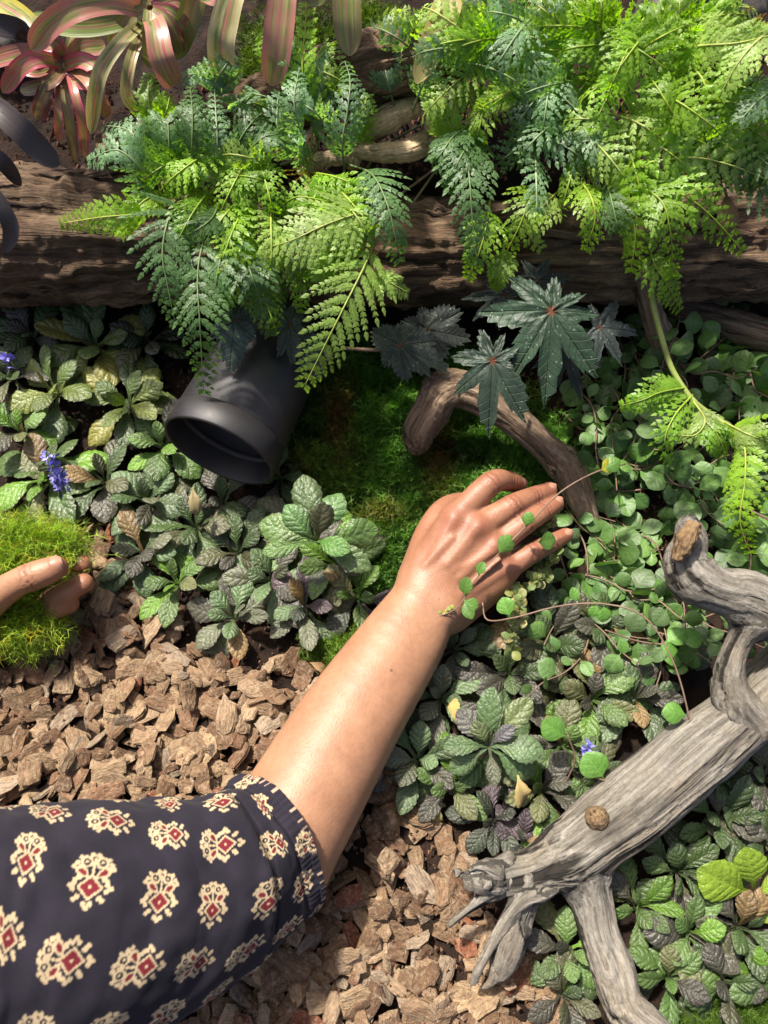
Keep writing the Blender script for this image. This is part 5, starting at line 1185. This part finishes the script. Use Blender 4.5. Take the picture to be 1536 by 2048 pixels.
# ------------------------------------------------------------------ begonias
bg_ = empty('begonia', PG(1085, 760)); tag(bg_, 'dark star leaved begonia with jagged silver speckled leaves over the driftwood branch', 'begonia')
bg2 = empty('begonia', PG(790, 690)); tag(bg2, 'round lobed dusky begonia spreading over the moss below the log', 'begonia')
bg3 = empty('begonia', PG(500, 640)); tag(bg3, 'grey green begonia with pointed leaves hanging over the back of the lamp', 'begonia')
BC = (.02, .042, .022); BC2 = (.032, .044, .034)
def bleaf(root, cen, lobes, d, c, stem=None, **k):
    lobes = [(cen[0]+(x-cen[0])*.93, cen[1]+(y-cen[1])*.93) for x, y in lobes]
    V, Fc, UV = palmate(cen, lobes, d, **k); lf = obj('leaf', mesh('leaf', V, Fc, M['begonia'], UV), root, np.array(c))
    if stem:
        P = catmull([PD(cen[0], cen[1], d+.002)]+[PD(*q) for q in stem], 14); v, f = tube(P, .0015, 7); o = obj('petiole', mesh('petiole', v, f, M['stem']), None); o.parent = lf; o.matrix_basis = Matrix.Identity(4)
bleaf(bg_, (1103, 622), [(948, 618), (1010, 545), (1110, 545), (1205, 625), (1200, 760), (1092, 820), (1022, 760), (1175, 585)], .512, BC, [(1095, 690, .55), (1080, 760, .58)], dip=.22, tilt=(.05, .25), base_r=.42, pw=.85, seed=1)
bleaf(bg_, (985, 722), [(892, 712), (958, 650), (1010, 660), (1050, 848), (975, 878), (900, 790), (1040, 690)], .520, (.02, .036, .023), [(1010, 760, .55), (1050, 800, .58)], dip=.25, tilt=(-.1, .2), base_r=.38, pw=.85, seed=2)
bleaf(bg_, (1010, 590), [(905, 592), (930, 640), (960, 560), (1010, 545), (1060, 570), (990, 665)], .548, (.03, .038, .034), dip=.3, tilt=(-.3, .2), base_r=.4, seed=3)
bleaf(bg_, (1200, 655), [(1180, 600), (1245, 588), (1292, 662), (1255, 730), (1195, 740), (1165, 690)], .545, (.034, .044, .04), dip=.25, tilt=(.3, .3), base_r=.38, seed=4)
bleaf(bg_, (1130, 700), [(1210, 740), (1165, 810), (1110, 790), (1060, 740), (1190, 670)], .545, (.028, .036, .03), dip=.2, base_r=.35, seed=5)
bleaf(bg_, (1075, 560), [(1000, 555), (1040, 520), (1100, 515), (1150, 560), (1090, 600)], .555, (.035, .045, .04), dip=.2, tilt=(0, -.4), base_r=.45, seed=6)
bleaf(bg2, (800, 690), [(738, 655), (765, 735), (815, 768), (868, 752), (905, 745), (880, 680), (800, 640)], .580, BC2, [(760, 700, .59), (690, 697, .6)], dip=.15, tilt=(-.1, .25), base_r=.72, pw=.9, seed=7)
bleaf(bg2, (855, 660), [(800, 640), (840, 610), (930, 620), (950, 680), (900, 720), (850, 720)], .602, (.03, .036, .032), dip=.15, base_r=.68, pw=.9, seed=8)
bleaf(bg3, (470, 640), [(430, 600), (455, 752), (520, 620), (512, 680), (418, 680), (480, 590)], .532, (.045, .065, .055), [(500, 600, .56)], dip=.2, tilt=(-.2, .1), base_r=.6, pw=1, seed=9)
bleaf(bg3, (580, 650), [(555, 610), (600, 600), (610, 680), (590, 738), (560, 720), (550, 670)], .552, (.045, .058, .05), dip=.25, tilt=(.3, .1), base_r=.65, pw=1, seed=10)
bleaf(bg3, (625, 700), [(600, 650), (655, 660), (668, 720), (640, 768), (600, 740)], .568, (.035, .045, .04), dip=.2, base_r=.65, pw=1, seed=11)

# ------------------------------------------------------------------ small leaved creeping vines
VC = [(.085, .175, .038), (.10, .19, .052), (.065, .14, .036), (.115, .215, .05), (.09, .15, .055)]
def vine_stem(root, P, step, lpx, cols, rad=.0008, skip=0, jitter=1.0, pet=.006, mat=None, nlim=999, w=None):
    C = catmull(P, 40); v, f = tube(C, np.linspace(rad, rad*.6, 40), 5); st = obj('stem', mesh('stem', v, f, mat or M['stem']), root)
    Lc = np.concatenate([[0], np.cumsum(np.linalg.norm(np.diff(C, axis=0), axis=1))]); s = skip; k = 0
    while s < Lc[-1] and k < nlim:
        i = min(38, int(np.searchsorted(Lc, s))); p = C[i]; T = nrm(C[min(39, i+1)]-C[i-1 if i else 0]+1e-9)
        sd_ = (1 if k % 2 else -1); S = nrm(np.cross(T, tocam(p))); d = nrm(S*sd_*.9+T*.35+tocam(p)*rnd.uniform(-.2, .6)+.35*jitter*rng.normal(size=3)); up = nrm(tocam(p)+.62*jitter*rng.normal(size=3)+np.array([0, 0, .3]))
        X, Y, Z = frame(d, up); l = lpx/F*depth(p)*rnd.uniform(.6, 1.2)*1.2
        lf = obj('leaf', rnd.choice(VN), root, np.array(rnd.choice(cols))*rnd.uniform(.75, 1.25), mat4(X, Y, Z, p, l)); s += step*rnd.uniform(.7, 1.35); k += 1
def vines(label, starts, lpx, group='creeping small leaved vines on the right bank', step=.0098, hov=.045, seed=0, length=(5, 8)):
    root = empty('creeping_vine', PG(*starts[0][:2])); tag(root, label, 'vine', group); r = random.Random(seed)
    for (x, y, a) in starts+[(x+r.gauss(0, 34), y+r.gauss(0, 30), a+r.gauss(0, .5)) for x, y, a in starts[::2]]:
        P = []; px, py = x, y; h = .008
        for i in range(r.randint(*length)):
            P.append(PG(px, py, h)); a += r.gauss(0, .45); px += math.cos(a)*46; py += math.sin(a)*46; h = min(max(.006, h+r.uniform(-.006, .014)), hov)
        vine_stem(root, P, step, lpx, VC)
    return root
vines('vine with round leaves climbing beside the dead stump at upper right', [(1200, 690, .3), (1190, 760, .1), (1260, 700, .9), (1220, 820, .2), (1180, 720, 1.4), (1240, 640, .6)], 40, seed=1)
vines('vine with round leaves along the right edge under the log end', [(1400, 720, -.3), (1380, 650, .2), (1440, 800, .6), (1530, 640, 2.2), (1420, 740, .4), (1500, 720, 1.2), (1450, 650, .8)], 46, seed=2)
vines('vine tangle spreading on the bank below the low bright fern', [(1180, 930, .2), (1260, 880, .3), (1200, 990, .1), (1170, 1010, .5), (1300, 960, .4), (1230, 1040, .2), (1160, 900, -.3)], 50, seed=3)
vines('small round leaved vine crowding the fingertips of the reaching hand', [(1130, 1010, .8), (1150, 1050, .6), (1190, 1090, .4), (1120, 1110, .7), (1170, 1140, .3), (1220, 1120, .6), (1150, 1190, .1)], 42, seed=4)
vines('vine trailing right of the raised driftwood knob', [(1430, 1000, .6), (1440, 1080, .8), (1490, 1000, 1.2), (1520, 900, 1.5), (1420, 960, .2)], 50, seed=5, step=.011)
vines('vine straggling over the dark leaves between hand and driftwood knob', [(1120, 1200, .2), (1200, 1200, .3), (1250, 1170, .4), (1180, 1250, .1), (1290, 1230, .9)], 38, seed=6, step=.011)
vines('thin dull vine in the dim gap between begonia and bank', [(1160, 760, 1.2), (1130, 830, .9), (1180, 850, 1.0), (1210, 900, .4)], 32, seed=7, step=.009)
tr = empty('trailing_vine', PD(1250, 930, .55)); tag(tr, 'single vine strand trailing across the back of the hand with spaced leaves', 'vine')
STEMS = {}
C1 = [PD(1250, 928, .555), PD(1190, 945, .54), PD(1120, 985, .532), PD(1060, 1045, .528), PD(1000, 1105, .526), PD(950, 1160, .525), PD(915, 1215, .526), PD(870, 1235, .530)]
STEMS[tr.name] = catmull(C1, 120); v, f = tube(catmull(C1, 50), np.linspace(.0007, .0004, 50), 6); obj('stem', mesh('stem', v, f, M['stem']), tr)
def vl(root, x, y, d, size, ang, c, flip=0.0, me=None, wob=.25):
    p = PD(x, y, d); q = p-(RIGHT*math.cos(ang)+UPC*math.sin(ang))*size/F*d*.5; cv = STEMS[root.name]; q2 = cv[np.argmin(((cv-q)**2).sum(1))]; p = q2 if np.linalg.norm(q2-q) < .02 else q; dr = RIGHT*math.cos(ang)+UPC*math.sin(ang)-FWD*flip; X, Y, Z = frame(dr, tocam(p)+wob*rng.normal(size=3)); l = size/F*d; obj('leaf', me or rnd.choice(VN), root, np.array(c)*rnd.uniform(.85, 1.2), mat4(X, Y, Z, p, l))
for a in [(1012, 1090, .524, 52, .9), (1092, 1082, .545, 44, .1), (1040, 1020, .527, 36, 1.3, .5), (962, 1140, .524, 34, 1.2, .3), (932, 1175, .523, 46, 1.5, .4), (918, 1208, .524, 44, -1.2, .4), (925, 1200, .523, 34, -.6, .4), (1220, 940, .545, 46, .5)]:
    vl(tr, a[0], a[1], a[2], a[3], a[4], (.085, .19, .03), a[5] if len(a) > 5 else 0.1)
vl(tr, 1222, 952, .54, 36, .5, (.36, .34, .03))
for i in range(7): vl(tr, 868+i*7, 1238-i*3, .529, 13, rnd.uniform(0, 3), (.25, .27, .05))
ar = empty('arching_vine', PD(980, 1240, .54)); tag(ar, 'wiry brown vine stem arching over the dark rosettes to the driftwood', 'vine')
for pts in [[(965, 1205, .545), (975, 1240, .54), (1030, 1235, .525), (1120, 1212, .515), (1210, 1208, .508), (1290, 1235, .502), (1345, 1320, .498), (1375, 1420, .498), (1385, 1500, .505)],
            [(1385, 1510, .50), (1330, 1560, .498), (1250, 1570, .498), (1190, 1555, .50)], [(1135, 1470, .505), (1150, 1520, .512), (1130, 1580, .525), (1160, 1640, .53)], [(1210, 1260, .51), (1290, 1285, .515), (1400, 1290, .52)]]:
    cv = catmull([PD(*p) for p in pts], 120); STEMS[ar.name] = np.vstack([STEMS.get(ar.name, cv), cv]); v, f = tube(catmull([PD(*p) for p in pts], 40), .0006, 6); obj('stem', mesh('stem', v, f, M['stem']), ar)
for a in [(1125, 1466, .500, 56, 2.6), (1185, 1560, .495, 62, 2.2, .2), (1388, 1545, .493, 58, 2.3), (1345, 1432, .495, 52, 2.9, .3), (1205, 1250, .506, 34, -1.5), (1255, 1275, .508, 34, -1.3), (1355, 1290, .512, 46, .6), (1385, 1255, .515, 44, .5), (1150, 1180, .525, 30, 1.8), (1010, 1200, .53, 40, 2.0), (1345, 1300, .51, 40, -.3), (1190, 1200, .51, 26, -2.)]:
    vl(ar, a[0], a[1], a[2], a[3]*1.15, a[4], (.10, .23, .035), a[5] if len(a) > 5 else 0.1)
vl(ar, 1390, 1560, .495, 40, -.8, (.14, .34, .02), .5)
# yellow green stem plants by the wrist
def stemplant(label, starts):
    root = empty('stem_plant', PD(*starts[0][0])); tag(root, label, 'plant', 'leafy yellow green stems by the wrist')
    for a, b in starts:
        P = [PD(*a), .5*(PD(*a)+PD(*b))+np.array([.003, 0, .002]), PD(*b)]; C = catmull(P, 14); v, f = tube(C, .0009, 5); obj('stem', mesh('stem', v, f, M['gstem']), root, (.2, .18, .05))
        for i in range(1, 14):
            for k in range(3):
                p = C[i]; d = nrm(rng.normal(size=3)+tocam(p)*.8); X, Y, Z = frame(d, tocam(p)+.4*rng.normal(size=3)); obj('leaf', rnd.choice(VN), root, np.array(rnd.choice([(.20, .22, .06), (.16, .20, .06), (.26, .24, .09), (.12, .17, .05)]))*rnd.uniform(.8, 1.2), mat4(X, Y, Z, p, .0085*rnd.uniform(.7, 1.2)))
stemplant('upright yellow green leafy stems standing right of the wrist', [((1030, 1165, .562), (1020, 1300, .535)), ((1010, 1170, .562), (1035, 1230, .535))])
stemplant('low yellowish leafy sprigs between ring finger and little finger', [((1060, 1060, .585), (1095, 1040, .572)), ((1075, 1130, .58), (1110, 1105, .565)), ((1090, 1150, .575), (1060, 1165, .56))])
